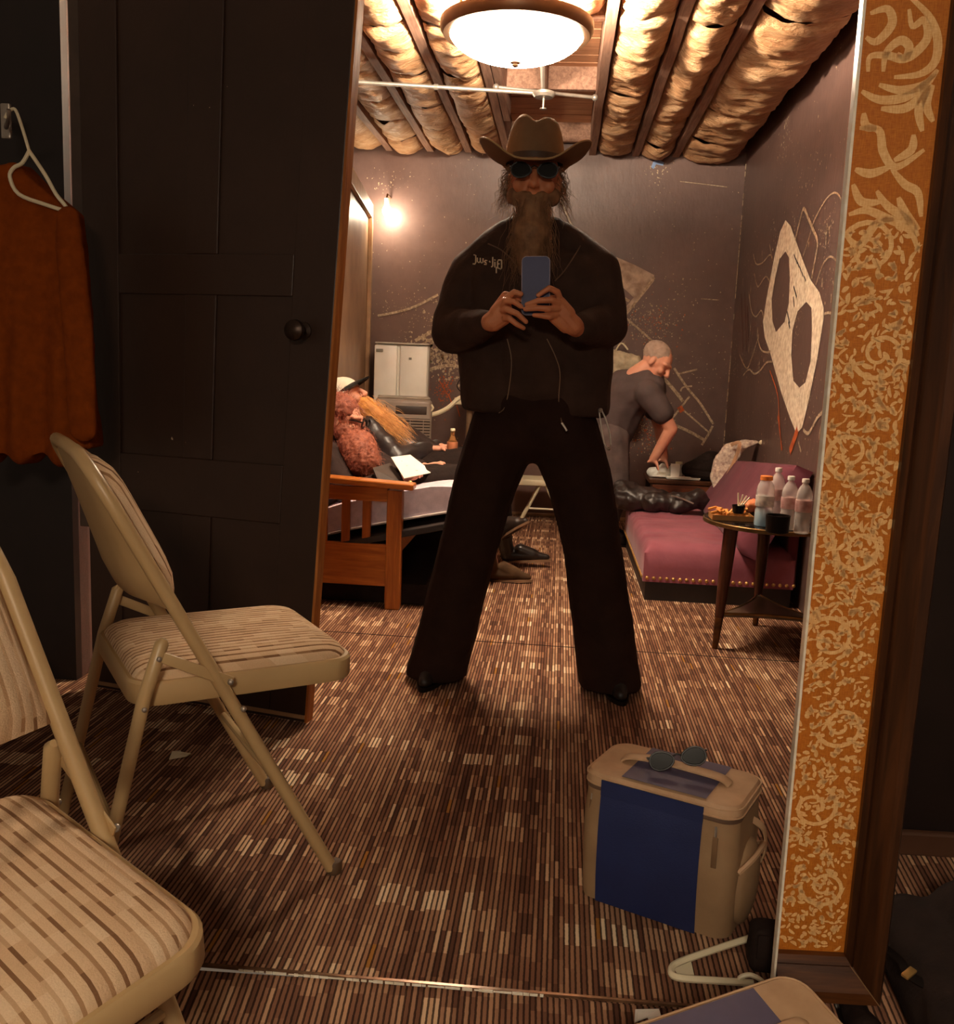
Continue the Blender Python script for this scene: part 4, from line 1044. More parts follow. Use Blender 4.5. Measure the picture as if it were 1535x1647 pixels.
M_SUEDE = mat('brown_suede', (86, 62, 40), (66, 46, 30), 14, .85, bump=.1, bscale=200, spec=.2)
M_SHIRT = mat('charcoal_cloth', (58, 42, 38), (44, 31, 28), 14, .85, bump=.2, bscale=60, spec=.2)
# far sitter: cap, head thrown back, long golden beard
pA, PA, BA = seated('reclining person with white cap and long golden beard, holding a bottle on the futon', (-.8, 5.3, 0),
    aY(557, 643, 5.2), (.84, -.12, .50), (-.52, 0, .84), None, (-1.03, 5.16, .76), (-1.03, 5.46, .76), (-.72, 5.30, .545),
    [(-.36, 5.24, .60), (-.33, 5.42, .60)], [aY(832, 905, 5.4)+Vector((-.06, 0, .0)), aY(806, 868, 5.3)], [aY(886, 903, 5.4)+Vector((0, 0, .0)), aY(850, 842, 5.2)],
    [(-.86, 5.06, .62), (-.86, 5.55, .62)], [(-.70, 5.22, .665), (-.66, 5.38, .66)], M_LEATHER, M_BLACK, (mat('black_shoe_leather', (38, 28, 24), (26, 18, 16), 9, .3), mat('dark_boot_leather', (50, 36, 28), (38, 26, 20), 9, .5)),
    [[(-.615, 5.18, .665), (-.612, 5.205, .672), (-.614, 5.228, .666), (-.62, 5.25, .655)], [(-.60, 5.33, .66), (-.595, 5.355, .668), (-.598, 5.38, .66), (-.605, 5.40, .65)]])
rnd = random.Random(8); M_GOLDB = mat('golden_beard', (226, 160, 82), (190, 120, 52), 40, .6)
c0_, c1_ = PA(0, .075, -.085), aY(650, 705, 5.18)
g = G(); g.chain([PA(0, .055, -.06), c0_, c0_.lerp(c1_, .4), c0_.lerp(c1_, .8)], [.045, .056, .046, .012])
bA = mk('beard', organic('beard', g, .006, 3, folds(.004, 60, (.3, 1, .3))), M_GOLDB, pA, world=True, angle=180)
dA = (c1_-c0_)
sp = [(c0_.lerp(c1_, rnd.uniform(-.1, .55))+Vector((rnd.gauss(0, .028), rnd.gauss(0, .028), rnd.gauss(0, .028))), dA.normalized()+Vector((rnd.gauss(0, .1), rnd.gauss(0, .1), rnd.gauss(0, .1)+.05)), rnd.uniform(.10, .18)) for _ in range(1100)]
mk('beard_strands', strands(sp, .0012, 5, .004), M_GOLDB, bA, world=True, kind='stuff')
capA = thing('baseball_cap', 'white baseball cap with black brim on the reclining person', 'cap', PA(0, -.01, .06))
g = G(); V = []
g.grid(lambda u, v: PA(.090*math.cos(6.2832*u)*math.cos(v*1.5), -.008+.108*math.sin(6.2832*u)*math.cos(v*1.5), .035+.095*math.sin(v*1.5)), 28, 8, cu=True)
mk('crown', g, mat('white_cap_cloth', (232, 222, 204), (214, 202, 182), 12, .8), capA, world=True, angle=80)
g = G()
for th in (0, .006): g.grid(lambda u, v: PA(.088*math.cos(math.pi*u)*(1-.15*v), .075*math.sin(math.pi*u)+.02+.085*v*math.sin(math.pi*u)**.5, .045-.012*v+.012*math.sin(math.pi*u)+th), 18, 6)
mk('brim', g, mat('black_cap_brim', (40, 34, 30), (30, 25, 22)), capA, world=True, angle=80)
# near sitter: red hair, glasses, big curly beard
pB, PB, BB = seated('person with red hair, glasses and bushy red beard, seated behind the slatted futon arm', (-.8, 4.72, 0),
    aY(551, 676, 4.72), (.93, -.12, -.16), (.10, 0, .99), None, (-1.13, 4.60, .66), (-1.13, 4.90, .67), (-.84, 4.74, .50),
    [(-.42, 4.68, .56), (-.40, 4.84, .55)], [aY(790, 934, 4.97)+Vector((0, 0, .0)), aY(770, 936, 5.05)], [aY(856, 936, 4.97)+Vector((0, 0, .0)), aY(832, 930, 5.05)],
    [(-1.00, 4.50, .50), (-.90, 4.98, .56)], [(-.74, 4.56, .575), (-.68, 4.86, .60)], M_SHIRT, M_BLACK, (M_SUEDE, M_SUEDE),
    [[(-.655, 4.53, .59), (-.65, 4.555, .595), (-.652, 4.58, .59), (-.66, 4.60, .58)], [(-.58, 4.82, .62), (-.575, 4.845, .628), (-.578, 4.87, .62), (-.585, 4.89, .61)]])
rnd = random.Random(9); M_REDB = mat('curly_red_beard', (172, 98, 70), (128, 66, 48), 50, .7); M_REDH = mat('red_hair', (160, 88, 64), (122, 62, 46), 50, .7)
b0_, b1_ = PB(0, .06, -.07), aY(583, 742, 4.60)
g = G(); g.chain([b0_, b0_.lerp(b1_, .5), b1_], [.070, .100, .085]); g.cap(PB(-.05, .03, -.05), .045, PB(.05, .03, -.05), .045)
bB = mk('beard', organic('beard', g, .006, 2, folds(.009, 55)), M_REDB, pB, world=True, angle=180)
sp = []
for _ in range(1700):
    c = b0_.lerp(b1_, rnd.random()); d = Vector((rnd.gauss(0, 1), rnd.gauss(0, 1), rnd.gauss(0, 1))).normalized(); sp.append((c+d*.075, d*.7+(b1_-b0_).normalized(), rnd.uniform(.03, .075)))
mk('beard_strands', strands(sp, .0012, 6, .006), M_REDB, bB, world=True, kind='stuff')
g = G(); g.ell(PB(0, -.03, .05), (.098, .105, .085), BB); g.ell(PB(0, -.06, -.03), (.095, .075, .10), BB)
hB_ = mk('hair', organic('hair', g, .007, 2, folds(.007, 45)), M_REDH, pB, world=True, angle=180)
sp = []
for _ in range(1200):
    d = Vector((rnd.gauss(0, 1), rnd.gauss(-.5, .7), rnd.gauss(.2, .8))).normalized(); sp.append((PB(d.x*.09, -.03+d.y*.095, .03+d.z*.09), BB @ Vector((d.x, d.y, d.z-.6)), rnd.uniform(.03, .08)))
mk('hair_strands', strands(sp, .0012, 6, .006), M_REDH, hB_, world=True, kind='stuff')
eyeglasses(Matrix.Translation(PB(0, .124, .010)) @ (BB @ Matrix(((-1, 0, 0), (0, -1, 0), (0, 0, 1)))).to_4x4(), 'thin dark eyeglasses on the red-bearded person', glassy('clear_lens', (240, 235, 225), .05, .95), M_BLACKS, .0036)
# papers, folder and bottle
sh = [aY(629, 742, 4.55), aY(660, 738, 4.75), aY(696, 766, 4.62), aY(650, 776, 4.42)]
sh = [p+Vector((0, 0, .018)) for p in sh]; pc_ = sum(sh, Vector())/4
t = thing('paper_sheet', 'white paper sheet on a dark folder, on the lap of the red-bearded person', 'paper', pc_)
g = G(); g.prism(sh, (0, 0, .003)); mk('sheet', g, mat('white_paper', (244, 238, 224), (236, 228, 212), 5, .8), t, world=True, smooth=False)
g = G()
for (a, b) in ((.25, .3), (.5, .35), (.55, .6), (.8, .55)):
    c = sh[0].lerp(sh[1], b).lerp(sh[3].lerp(sh[2], b), a)+Vector((0, 0, .0045)); g.box(c, (.014, .010, .001))
mk('printed_marks', g, mat('grey_print', (150, 140, 130)), t, world=True, smooth=False, kind='stuff')
fo = [aY(600, 752, 4.50), aY(628, 744, 4.60), aY(652, 778, 4.44), aY(612, 782, 4.40)]
t = thing('dark_folder', 'dark brown open folder leaning under the white paper sheet', 'folder', sum(fo, Vector())/4)
mk('cover', G().prism([p+Vector((0, 0, -.012)) for p in fo], (0, .0, .006)), mat('dark_folder_card', (52, 38, 30), (42, 30, 24)), t, world=True, smooth=False)
mk('pages', G().prism([p+Vector((0, 0, -.005)) for p in fo], (0, .0, .004)), mat('brown_pages', (70, 52, 40)), t, world=True, smooth=False)
def bottle(name, label, base, h, r, body_m, cap_m, label_m=None, prof=None, group=None, liquid=None, cw=1.0):
    t = thing(name, label, 'bottle', base, group=group)
    pr = prof or [(.6, 0), (.95, .01), (1, .05), (1, .35), (.96, .36), (.96, .62), (1, .63), (.98, .70), (.75, .80), (.42, .88), (.36, .90), (.36, .955)]
    mk('bottle_body', G().lathe([(a*r, b*h) for a, b in pr], (0, 0, 0), 20), body_m, t)
    mk('cap', G().lathe([(.42*r*cw, (.95-.025*cw)*h), (.46*r*cw, (.955-.025*cw)*h), (.46*r*cw, .99*h), (.42*r*cw, h)], (0, 0, 0), 16), cap_m, t)
    if label_m: mk('label_band', G().lathe([(1.005*r, .40*h), (1.02*r, .41*h), (1.02*r, .60*h), (1.005*r, .61*h)], (0, 0, 0), 20), label_m, t)
    if liquid: mk('liquid', G().lathe([(.88*r, .015*h), (.9*r, .05*h), (.88*r, liquid[1]*h)], (0, 0, 0), 16), liquid[0], t)
    return t
M_CLEAR = mat('clear_plastic_bottle', (252, 246, 240), (246, 238, 230), 8, .12, spec=.8, Alpha=.34)
bq = aY(727, 738, 5.32)
bottle('beer_bottle', 'clear brown-tinted beer bottle held upright by the reclining person', bq+Vector((0, 0, -.02)), .19, .03, glassy('amber_glass', (210, 150, 90), .06, .8, 1.4), M_CREAM, mat('red_bottle_label', (196, 120, 80)), [(.9, 0), (1, .02), (1, .55), (.8, .66), (.42, .78), (.38, .96)])
t = thing('figurine', 'tiny gold and white figurine hanging below the paper sheet', 'figurine', aY(661, 792, 4.42))
mk('bead', G().ell(aY(660, 779, 4.42), (.014, .012, .018)), M_BRASS, t, world=True); mk('drop', G().cap(aY(660, 785, 4.42), .012, aY(661, 790, 4.42), .010), M_BRASS, t, world=True)
mk('tip', G().ell(aY(662, 795, 4.42), .008), M_WHITE, t, world=True)

# ================================================================== FRIDGE, AIR CONDITIONER, BACK OF THE ROOM
fl_, fr_ = aY(603, 545, 6.92), aY(687, 560, 6.92)
t = thing('mini_fridge', 'white fridge standing against the back wall beside the tan partition', 'fridge', ((fl_.x+fr_.x)/2, 7.05, 0), R(6))
fw = fr_.x-fl_.x; H_ = 1.255
mk('cabinet', G().box((0, .02, H_/2), (fw, .34, H_), r=.012), M_WHITE, t); dr = mk('door', G().box((-.115, -.17, H_/2), (fw*.43, .04, H_-.02), r=.012), M_WHITE, t)
mk('handle', G().box((-.16, -.195, H_-.05), (.05, .012, .022), r=.004), mat('grey_handle', (150, 144, 130)), dr); mk('side_door', G().box((.085, -.165, H_/2), (fw*.52, .03, H_-.02), r=.010), M_WHITE, t)
mk('badge', G().box((.06, -.182, H_-.10), (.02, .003, .016), r=.001), mat('grey_badge', (170, 164, 150)), t); mk('top_trim', G().box((0, -.02, H_+.004), (fw+.004, .34, .012), r=.004), mat('pale_trim', (214, 206, 188)), t)
l_, r_ = aY(598, 640, 6.42), aY(689, 652, 6.42); aw = r_.x-l_.x; AH = .885
t = thing('air_conditioner', 'grey portable air conditioner with a slatted front, in front of the white fridge', 'air conditioner', ((l_.x+r_.x)/2, 6.58, 0), R(10))
M_AC = mat('grey_ac_plastic', (156, 140, 126), (140, 124, 112), 6, .45); M_ACD = mat('dark_ac_plastic', (70, 56, 48), (58, 46, 40), 6, .5)
mk('body', G().box((0, 0, AH/2), (aw, .30, AH), r=.03, seg=3), M_AC, t); mk('top_panel', G().box((0, 0, AH+.004), (aw-.03, .26, .012), r=.005), mat('pale_ac_top', (176, 160, 142)), t)
mk('control_window', G().box((.05, -.152, AH-.075), (.21, .006, .055), r=.002), M_ACD, t); mk('grille_back', G().box((.045, -.151, AH-.34), (.27, .004, .42)), M_ACD, t, smooth=False)
for k in range(22): mk('grille_slat', G().box((.045, -.156, AH-.14-k*.0195), (.272, .010, .0105)), mat('grille_slat_plastic', (150, 132, 116), (138, 120, 104)), t, smooth=False)
for x in (-.045, .045, .135): mk('grille_rib', G().box((x, -.160, AH-.345), (.006, .008, .42)), M_AC, t, smooth=False)
mk('side_panel', G().box((-aw/2+.045, -.151, AH/2), (.07, .006, AH-.1), r=.002), M_ACD, t)
hs = spline([aY(688, 668, 6.5), aY(705, 664, 6.55), aY(722, 655, 6.6), aY(738, 641, 6.62), aY(752, 636, 6.62)], 6)
mk('vent_hose', G().tube(hs, .016, 8), M_CREAM, t, world=True); mk('hose_ring', G().tube([aY(690+7*math.cos(k), 656+6*math.sin(k), 6.48) for k in [i*.7854 for i in range(8)]], .007, 6, closed=True), M_CREAM, t, world=True)
# white stand and grey backpack, mostly behind the standing man
st = aY(756, 645, 6.86)
t = thing('white_stand', 'white stand holding the grey backpack, left of the standing person', 'stand', (st.x, 6.86, 0))
mk('stand_top', G().box((0, 0, st.z), (.20, .24, .05), r=.01), M_CREAM, t); mk('stand_post', G().tube([(.0, 0, st.z-.02), (0, 0, .02)], .022, 10), mat('tan_post', (150, 118, 88)), t); mk('stand_base', G().box((0, 0, .012), (.2, .2, .024), r=.008), M_CREAM, t)
t = thing('grey_backpack', 'grey nylon backpack resting on the white stand', 'backpack', (st.x, 6.86, st.z+.025))
g = G().cap((0, 0, .07), .075, (0, 0, .15), .065); mk('body', organic('body', g, .008, 3, folds(.006, 18)), mat('grey_nylon', (134, 120, 112), (112, 100, 94), 10, .7), t)
mk('strap', G().tube(spline([(-.05, -.06, .03), (-.09, -.06, .08), (-.05, -.06, .16)], 5), .008, 6, flat=.4), M_BLACK, t)
# white folding stool far behind, seen between the legs
s0, s1 = aY(848, 768, 6.85), aY(900, 784, 6.85)
t = thing('white_folding_table', 'white plastic folding table glimpsed between the legs of the standing person', 'table', ((s0.x+s1.x)/2, 6.95, 0))
zt_ = .31; mk('table_top', G().box(((s0.x+s1.x)/2, 6.97, zt_), (.46, .28, .045), r=.012), M_CREAM, t, world=True)
x0 = (s0.x+s1.x)/2
for yy in (6.86, 7.08):
    mk('leg', G().tube([(x0-.02, yy, zt_-.02), (x0-.16, yy, .0)], .010, 8), M_CREAM, t, world=True); mk('leg', G().tube([(x0+.02, yy, zt_-.02), (x0+.17, yy, .0)], .010, 8), M_CREAM, t, world=True)
mk('brace', G().tube([(x0-.10, 6.86, .12), (x0+.10, 6.86, .12)], .007, 8), M_CREAM, t, world=True)
# slim metal pole behind the man's head
a, b = aY(896, 306, 7.15), aY(930, 385, 7.1)
t = thing('mic_stand', 'thin bright metal boom rod slanting behind the shoulder of the standing person', 'stand', (b.x, 7.1, 0))
e_ = b+(b-a)*1.0; mk('boom', G().tube([a, e_], .010, 8), M_STEEL, t, world=True); mk('upright', G().tube([e_, (e_.x, 7.1, .03)], .011, 8), M_STEEL, t, world=True); mk('base', G().lathe([(.12, 0), (.12, .02), (.02, .03)], (e_.x, 7.1, 0), 20), M_BLACKS, t, world=True)

# ================================================================== BENDING PERSON AT THE BACK
t = thing('person', 'grey-haired person in a dark grey shirt bending over the low table', 'person', (.36, 6.3, 0))
HCc = aY(1056, 583, 6.15); g = G(); Pc, Bc = head(g, HCc, (.75, -.35, -.62), (.62, -.1, .70), .98)
pvC = Vector((.33, 6.28, .70)); shC = Vector((.55, 6.18, 1.03)); bkC = Vector((.42, 6.27, .98))
g.chain([pvC, bkC, shC], [.12, .12, .10]); g.cap(shC, .08, Pc(0, -.03, -.10), .05)
el1, hd1 = aY(1080, 690, 6.05), aY(1052, 738, 6.1); el2, hd2 = Vector((.66, 6.42, .78)), Vector((.70, 6.42, .57))
for s_, e1, h1 in ((Vector((.56, 6.04, .99)), el1, hd1), (Vector((.57, 6.36, .99)), el2, hd2)):
    g.chain([s_, e1, h1], [.052, .042, .030])
    for k in range(4): g.chain([h1, h1+Vector((.02+.0*k, -.03+.02*k, -.03)), h1+Vector((.03, -.036+.024*k, -.065))], [.018, .010, .007])
    g.chain([h1, h1+Vector((-.035, -.01, -.02))], [.018, .009])
for dy in (-.09, .09): g.chain([pvC+Vector((0, dy, -.03)), Vector((.38, 6.28+dy, .40)), Vector((.33, 6.30+dy, .08))], [.09, .06, .045])
mk('body', organic('body', g, .006, 3), M_SKINP, t, world=True, angle=180)
g = G(); g.chain([pvC+Vector((0, 0, .04)), bkC, shC+Vector((-.02, 0, .0))], [.150, .165, .135]); g.cap((.54, 6.06, 1.0), .085, Vector((.56, 6.04, .99)).lerp(el1, .55), .070); g.cap((.55, 6.34, 1.0), .085, Vector((.57, 6.36, .99)).lerp(el2, .5), .07)
mk('shirt', organic('shirt', g, .010, 4, folds(.006, 9)), mat('dark_grey_shirt', (88, 72, 70), (74, 60, 58), 9, .85), t, world=True, angle=180)
g = G()
for dy in (-.09, .09): g.chain([pvC+Vector((0, dy*.8, 0)), Vector((.38, 6.28+dy, .40)), Vector((.33, 6.30+dy, .11))], [.125, .09, .075])
mk('jeans', organic('jeans', g, .010, 3, folds(.006, 9)), mat('grey_jeans', (104, 88, 84), (84, 70, 68), 14, .9), t, world=True, angle=180)
for dy in (-.09, .09):
    g = G(); he, to = Vector((.31, 6.30+dy, 0)), Vector((.56, 6.28+dy, 0)); boot(g, he, to, .14)
    for p_ in g.v: p_.z = max(.01, p_.z)
    bo = mk('shoe', organic('shoe', g, .007, 3), M_BLACK, t, world=True, angle=180); mk('sole', sole(he, to, .08, .012), M_BLACKS, bo, world=True)
g = G(); g.ell(Pc(0, -.03, .045), (.082, .098, .080), Bc); mk('hair', organic('hair', g, .007, 2, folds(.004, 45)), mat('grey_hair', (176, 152, 136), (150, 126, 112), 40, .8), t, world=True, angle=180)
# cream cloth hanging behind
c_ = aY(1003, 575, 6.95)
t = thing('cream_cloth', 'crumpled cream cloth bag hanging on the back wall behind the bending person', 'cloth', (c_.x, 6.98, c_.z-.15))
g = G(); g.cap(aY(985, 580, 7.0), .075, aY(1020, 585, 7.0), .06).cap(aY(985, 580, 7.0), .07, aY(985, 660, 7.0), .08).cap(aY(1018, 590, 7.0), .055, aY(1010, 660, 7.0), .06)
mk('body', organic('body', g, .008, 2, folds(.012, 16)), mat('cream_cloth_print', (226, 212, 182), (190, 174, 144), 22, .9), t, world=True, angle=180)
mk('hanging_loop', G().tube(spline([aY(990, 565, 7.1), aY(1000, 552, 7.2), aY(1010, 562, 7.1)], 5), .006, 6), M_CREAM, t, world=True)
# low side table by the back wall
tz = .43; ta, tb = aY(1042, 768, 6.5), aY(1145, 782, 6.5)
t = thing('low_table', 'dark wooden low table crowded with small items, behind the mauve daybed', 'table', ((ta.x+tb.x)/2, 6.6, 0)); cx_ = (ta.x+tb.x)/2; hw_ = (tb.x-ta.x)/2
mk('table_top', G().box((cx_, 6.6, tz-.015), (hw_*2, .44, .03), r=.006), M_DARKWOODX, t, world=True, smooth=False); mk('drawer_front', G().box((cx_, 6.40, tz-.085), (hw_*2-.05, .02, .10), r=.004), wood('red_brown_wood', (92, 46, 26), (128, 70, 40), 0), t, world=True, smooth=False)
mk('shelf', G().box((cx_, 6.6, .14), (hw_*2-.06, .40, .02), r=.004), M_DARKWOODX, t, world=True, smooth=False)
for sx in (-1, 1):
    for yy in (6.41, 6.79): mk('leg', G().box((cx_+sx*(hw_-.03), yy, tz/2-.015), (.035, .035, tz-.03), r=.004), M_DARKWOOD, t, world=True, smooth=False)
c_ = aY(1062, 752, 6.5)
t = thing('white_towel', 'crumpled white towel on the low table near the bending person', 'towel', (c_.x, 6.52, tz)); g = G().cap((-.05, 0, .03), .032, (.05, .0, .04), .036).ell((.02, -.02, .06), .035)
for p_ in g.v: p_.z = max(.0, p_.z)
mk('cloth', organic('cloth', g, .006, 2, folds(.008, 24)), M_WHITE, t); mk('fold', G().box((.01, -.045, .012), (.12, .03, .012), r=.005), M_WHITE, t)
c_ = aY(1086, 745, 6.48); t = thing('white_box', 'small white carton beside the towel on the low table', 'box', (c_.x, 6.46, tz)); mk('carton', G().box((0, 0, .045), (.06, .05, .09), r=.003), M_WHITE, t, smooth=False); mk('lid_flap', G().box((0, -.01, .094), (.058, .03, .004), Matrix.Rotation(R(20), 3, 'X')), M_WHITE, t, smooth=False)
c_ = aY(1098, 770, 6.45); t = thing('white_tray', 'flat white tray lying on the front edge of the low table', 'tray', (c_.x, 6.43, tz)); mk('plate', G().box((0, 0, .008), (.22, .06, .010), r=.004), M_WHITE, t); mk('lip', G().tube([(-.11, -.03, .015), (.11, -.03, .015), (.11, .03, .015), (-.11, .03, .015)], .003, 6, closed=True), M_WHITE, t)
c_ = aY(1095, 740, 6.55); t = thing('glass_jar', 'small glass jar among the items on the low table', 'jar', (c_.x, 6.62, tz)); mk('jar_body', G().lathe([(.025, 0), (.03, .01), (.03, .07), (.022, .085)], (0, 0, 0), 16), M_CLEAR, t); mk('lid', G().lathe([(.024, .085), (.024, .10)], (0, 0, 0), 16), M_CREAM, t)
# dark coat heaped on the table end
t = thing('black_coat', 'black coat heaped at the right end of the low table', 'coat', (1.0, 6.6, tz)); g = G().cap((-.10, 0, .05), .05, (.04, .03, .09), .09).ell((.0, -.05, .06), (.12, .08, .06))
for p_ in g.v: p_.z = max(.0, p_.z)
mk('cloth', organic('cloth', g, .009, 2, folds(.012, 14)), M_BLACK, t); mk('sleeve', G().tube(spline([(-.12, -.1, .04), (-.05, -.17, .035), (.05, -.18, .03)], 5), .03, 8), M_BLACK, t)

# ================================================================== DAYBED
dx0, dx1, dy0, dy1 = .455, 1.19, 4.73, 6.15
db = thing('daybed', 'low mauve velvet daybed with brass nailheads along the right wall', 'daybed', (.82, 5.4, 0))
mk('plinth', G().box(((dx0+dx1)/2+.005, (dy0+dy1)/2+.01, .05), (dx1-dx0-.02, dy1-dy0-.02, .10)), mat('black_plinth', (44, 30, 26), (36, 24, 20)), db, world=True, smooth=False)
g = G()
def sf(u, v):
    x = dx0+(dx1-dx0)*u; y = dy0+(dy1-dy0)*v; e = min(1, min(u*(dx1-dx0), (1-u)*(dx1-dx0), v*(dy1-dy0), (1-v)*(dy1-dy0))/.06); e = math.sqrt(max(0, 1-(1-e)**2))
    sag = .012*noise.noise(Vector((x*4, y*3, 0)))+.012*(1-abs(noise.noise(Vector((x*3+9, y*11, 2)))*2))
    return Vector((x, y, .245+.035*e+sag*e))
nu, nv = 30, 46; g.grid(sf, nu, nv); top = list(g.v); o = len(g.v)
ringi = [i for i in range(nu)]+[j*nu+nu-1 for j in range(1, nv)]+[(nv-1)*nu+i for i in range(nu-2, -1, -1)]+[j*nu for j in range(nv-2, 0, -1)]
k0 = len(g.v)
for z_ in (.17, .098):
    for i in ringi: g.v.append(Vector((top[i].x, top[i].y, z_)))
n = len(ringi)
for i in range(n):
    j = (i+1) % n; g.f.append((ringi[i], ringi[j], k0+j, k0+i)); g.f.append((k0+i, k0+j, k0+n+j, k0+n+i))
mk('seat_cushion', g, M_PURPLE, db, world=True, angle=50)
# head slab leaning up to the wall
def bslab(u, v, d):
    x = .92+.22*v; z = .27+(.45-.12*u)*v; y = dy0-.05+(dy1-dy0+.05)*u; rn = min(1, min(v, 1-v)/.12); ru = min(1, min(u, 1-u)/.04)
    return Vector((x, y, z))+Vector((-.87, 0, .48))*(d*math.sqrt(max(0, 1-(1-rn)**2))*math.sqrt(max(0, 1-(1-ru)**2))+.006*noise.noise(Vector((y*5, z*6, 4))))
g = G(); g.grid(lambda u, v: bslab(u, v, .05), 34, 16); g.grid(lambda u, v: bslab(u, v, 0)+Vector((.08, 0, -.03)), 34, 16)
a0, b0n = 0, 34*16
edge = [i for i in range(34)]+[j*34+33 for j in range(1, 16)]+[15*34+i for i in range(32, -1, -1)]+[j*34 for j in range(14, 0, -1)]
for i in range(len(edge)): p_, q_ = edge[i], edge[(i+1) % len(edge)]; g.f.append((p_, q_, b0n+q_, b0n+p_))
mk('backrest', g, M_PLUM, db, world=True, angle=70)
mk('back_support', G().box((1.18, (dy0+dy1)/2, .32), (.05, dy1-dy0-.05, .44), r=.01), M_PLUM, db, world=True, smooth=False)
g = G()
for i in range(23): g.ell((dx0+.02+i*.0325, dy0-.004, .118), (.0095, .008, .0095), n=8, m=5)
for i in range(40): g.ell((dx0-.003, dy0+.03+i*.0345, .118), (.006, .0085, .0085), n=8, m=5)
mk('nailheads', g, M_BRASS, db, world=True, kind='stuff', label='row of brass nailheads')
# floral tote over the far end
c_ = aY(1185, 735, 6.02)
t = thing('floral_tote', 'white floral cloth tote hung over the far end of the daybed back', 'tote bag', c_+Vector((0, 0, -.12)))
P_ = [(1143, 770), (1150, 740), (1168, 716), (1200, 709), (1222, 712), (1198, 722), (1176, 760), (1160, 800), (1152, 802), (1146, 778)]
f_ = [aY(a, b, 5.98) for a, b in P_]; g = G(); cen = sum(f_, Vector())/len(f_)
g.prism(f_, (.015, .10, .0)); mk('cloth', organic('cloth', g, .007, 4, folds(.008, 16)), mat('floral_print_cloth', (238, 222, 200), (170, 140, 128), 60, .85), t, world=True, angle=180)
mk('strap', G().tube(spline([aY(1176, 716, 5.94), aY(1190, 712, 5.93), aY(1184, 735, 5.93), aY(1166, 775, 5.93), aY(1154, 806, 5.93)], 5), .012, 6, flat=.35, flatdir=(0, 1, 0)), mat('tan_strap_webbing', (206, 158, 120)), t, world=True)
mk('knot', G().ell(aY(1226, 712, 5.96), (.02, .015, .016)), M_CREAM, t, world=True)
# black leather jacket on the far corner of the seat
t = thing('leather_jacket', 'black leather jacket heaped on the far corner of the mauve daybed', 'jacket', (.55, 5.9, .285))
g = G(); a_ = aY(1005, 800, 5.95); b_ = aY(1130, 806, 5.85)
g.cap(a_, .075, aY(1060, 805, 5.9), .07).cap(aY(1050, 808, 5.85), .06, b_, .045).cap(aY(1000, 785, 6.0), .05, aY(1030, 800, 5.95), .07).cap(aY(1090, 815, 5.8), .045, aY(1125, 800, 5.85), .05)
for p_ in g.v: p_.z = max(.262, p_.z)
mk('shell', organic('shell', g, .008, 2, folds(.014, 14)), M_LEATHER, t, world=True, angle=180)
mk('zip_edge', G().tube(spline([aY(1080, 797, 5.78), aY(1092, 800, 5.76), aY(1100, 803, 5.76), aY(1116, 810, 5.75)], 4), .005, 6), M_STEEL, t, world=True)

# ================================================================== ROUND SIDE TABLE AND WHAT STANDS ON IT
tc, TZ, TR = Vector((.925, 4.10, 0)), .535, .292
tb_ = thing('round_side_table', 'round dark glass side table on tapered legs beside the gold frame', 'table', tc)
mk('glass_top', G().lathe([(TR-.012, -.018), (TR-.003, -.014), (TR-.003, -.004), (TR-.010, 0)], (0, 0, TZ), 56), mat('black_glass', (26, 20, 16), (20, 15, 12), 3, .06, spec=.8), tb_)
mk('brass_rim', G().lathe([(TR-.006, -.020), (TR, -.018), (TR, -.004), (TR-.004, -.001), (TR-.006, -.006)], (0, 0, TZ), 56), mat('aged_brass_rim', (150, 118, 74), (120, 92, 56), 20, .3, .8), tb_)
legs = [fl(1150, 1043)-tc, fl(1215, 1006)-tc, Vector((.20, -.17, 0))]
tops = []
for L in legs:
    L.z = 0; tp = L*.86+Vector((0, 0, TZ-.018)); tops.append(tp); kb = L.lerp(tp, .26)
    lg = mk('leg', G().tube([kb, kb.lerp(tp, .5), tp], [.019, .027, .030], 12), wood('espresso_leg_wood', (58, 30, 20), (92, 50, 34), 2, .25) if 'esp' not in MATS else MATS['esp'], tb_); MATS['esp'] = lg.data.materials[0]
    mk('brass_tip', G().tube([L, kb], [.0125, .0185], 12), mat('worn_brass_tip', (120, 78, 36), (62, 38, 22), 30, .4, .6), lg)
    mk('leg_plate', G().lathe([(.034, -.006), (.034, .002)], tp, 14), M_BRASS, lg)
sz_ = .135; P = []
for i in range(3):
    a = legs[i].lerp(tops[i], .27); b = legs[(i+1) % 3].lerp(tops[(i+1) % 3], .27); a.z = b.z = 0; mid_ = (a+b)/2
    for k in range(10): t_ = k/10; P.append(a.lerp(b, t_)-mid_*(.20*math.sin(math.pi*t_)))
ar = sum(P[i].x*P[(i+1) % 30].y-P[(i+1) % 30].x*P[i].y for i in range(30)); P = P if ar > 0 else P[::-1]
mk('lower_shelf', G().prism([p+Vector((0, 0, sz_)) for p in P], (0, 0, .016)), mat('grey_bronze_shelf', (112, 92, 74), (92, 74, 58), 8, .35, .3), tb_, smooth=False)
mk('shelf_rim', G().tube([p+Vector((0, 0, sz_+.014)) for p in P], .006, 6, closed=True), mat('aged_brass_rim', (150, 118, 74)), tb_)
def on_t(x, y): return fl(x, y, TZ)
PROFW = [(.70, 0), (.92, .012), (.96, .03), (1, .06), (.95, .10), (1, .14), (.95, .18), (1, .22), (.95, .26), (1, .30), (.97, .33), (.97, .62), (1, .64), (.99, .70), (.88, .78), (.60, .86), (.38, .895), (.36, .95)]
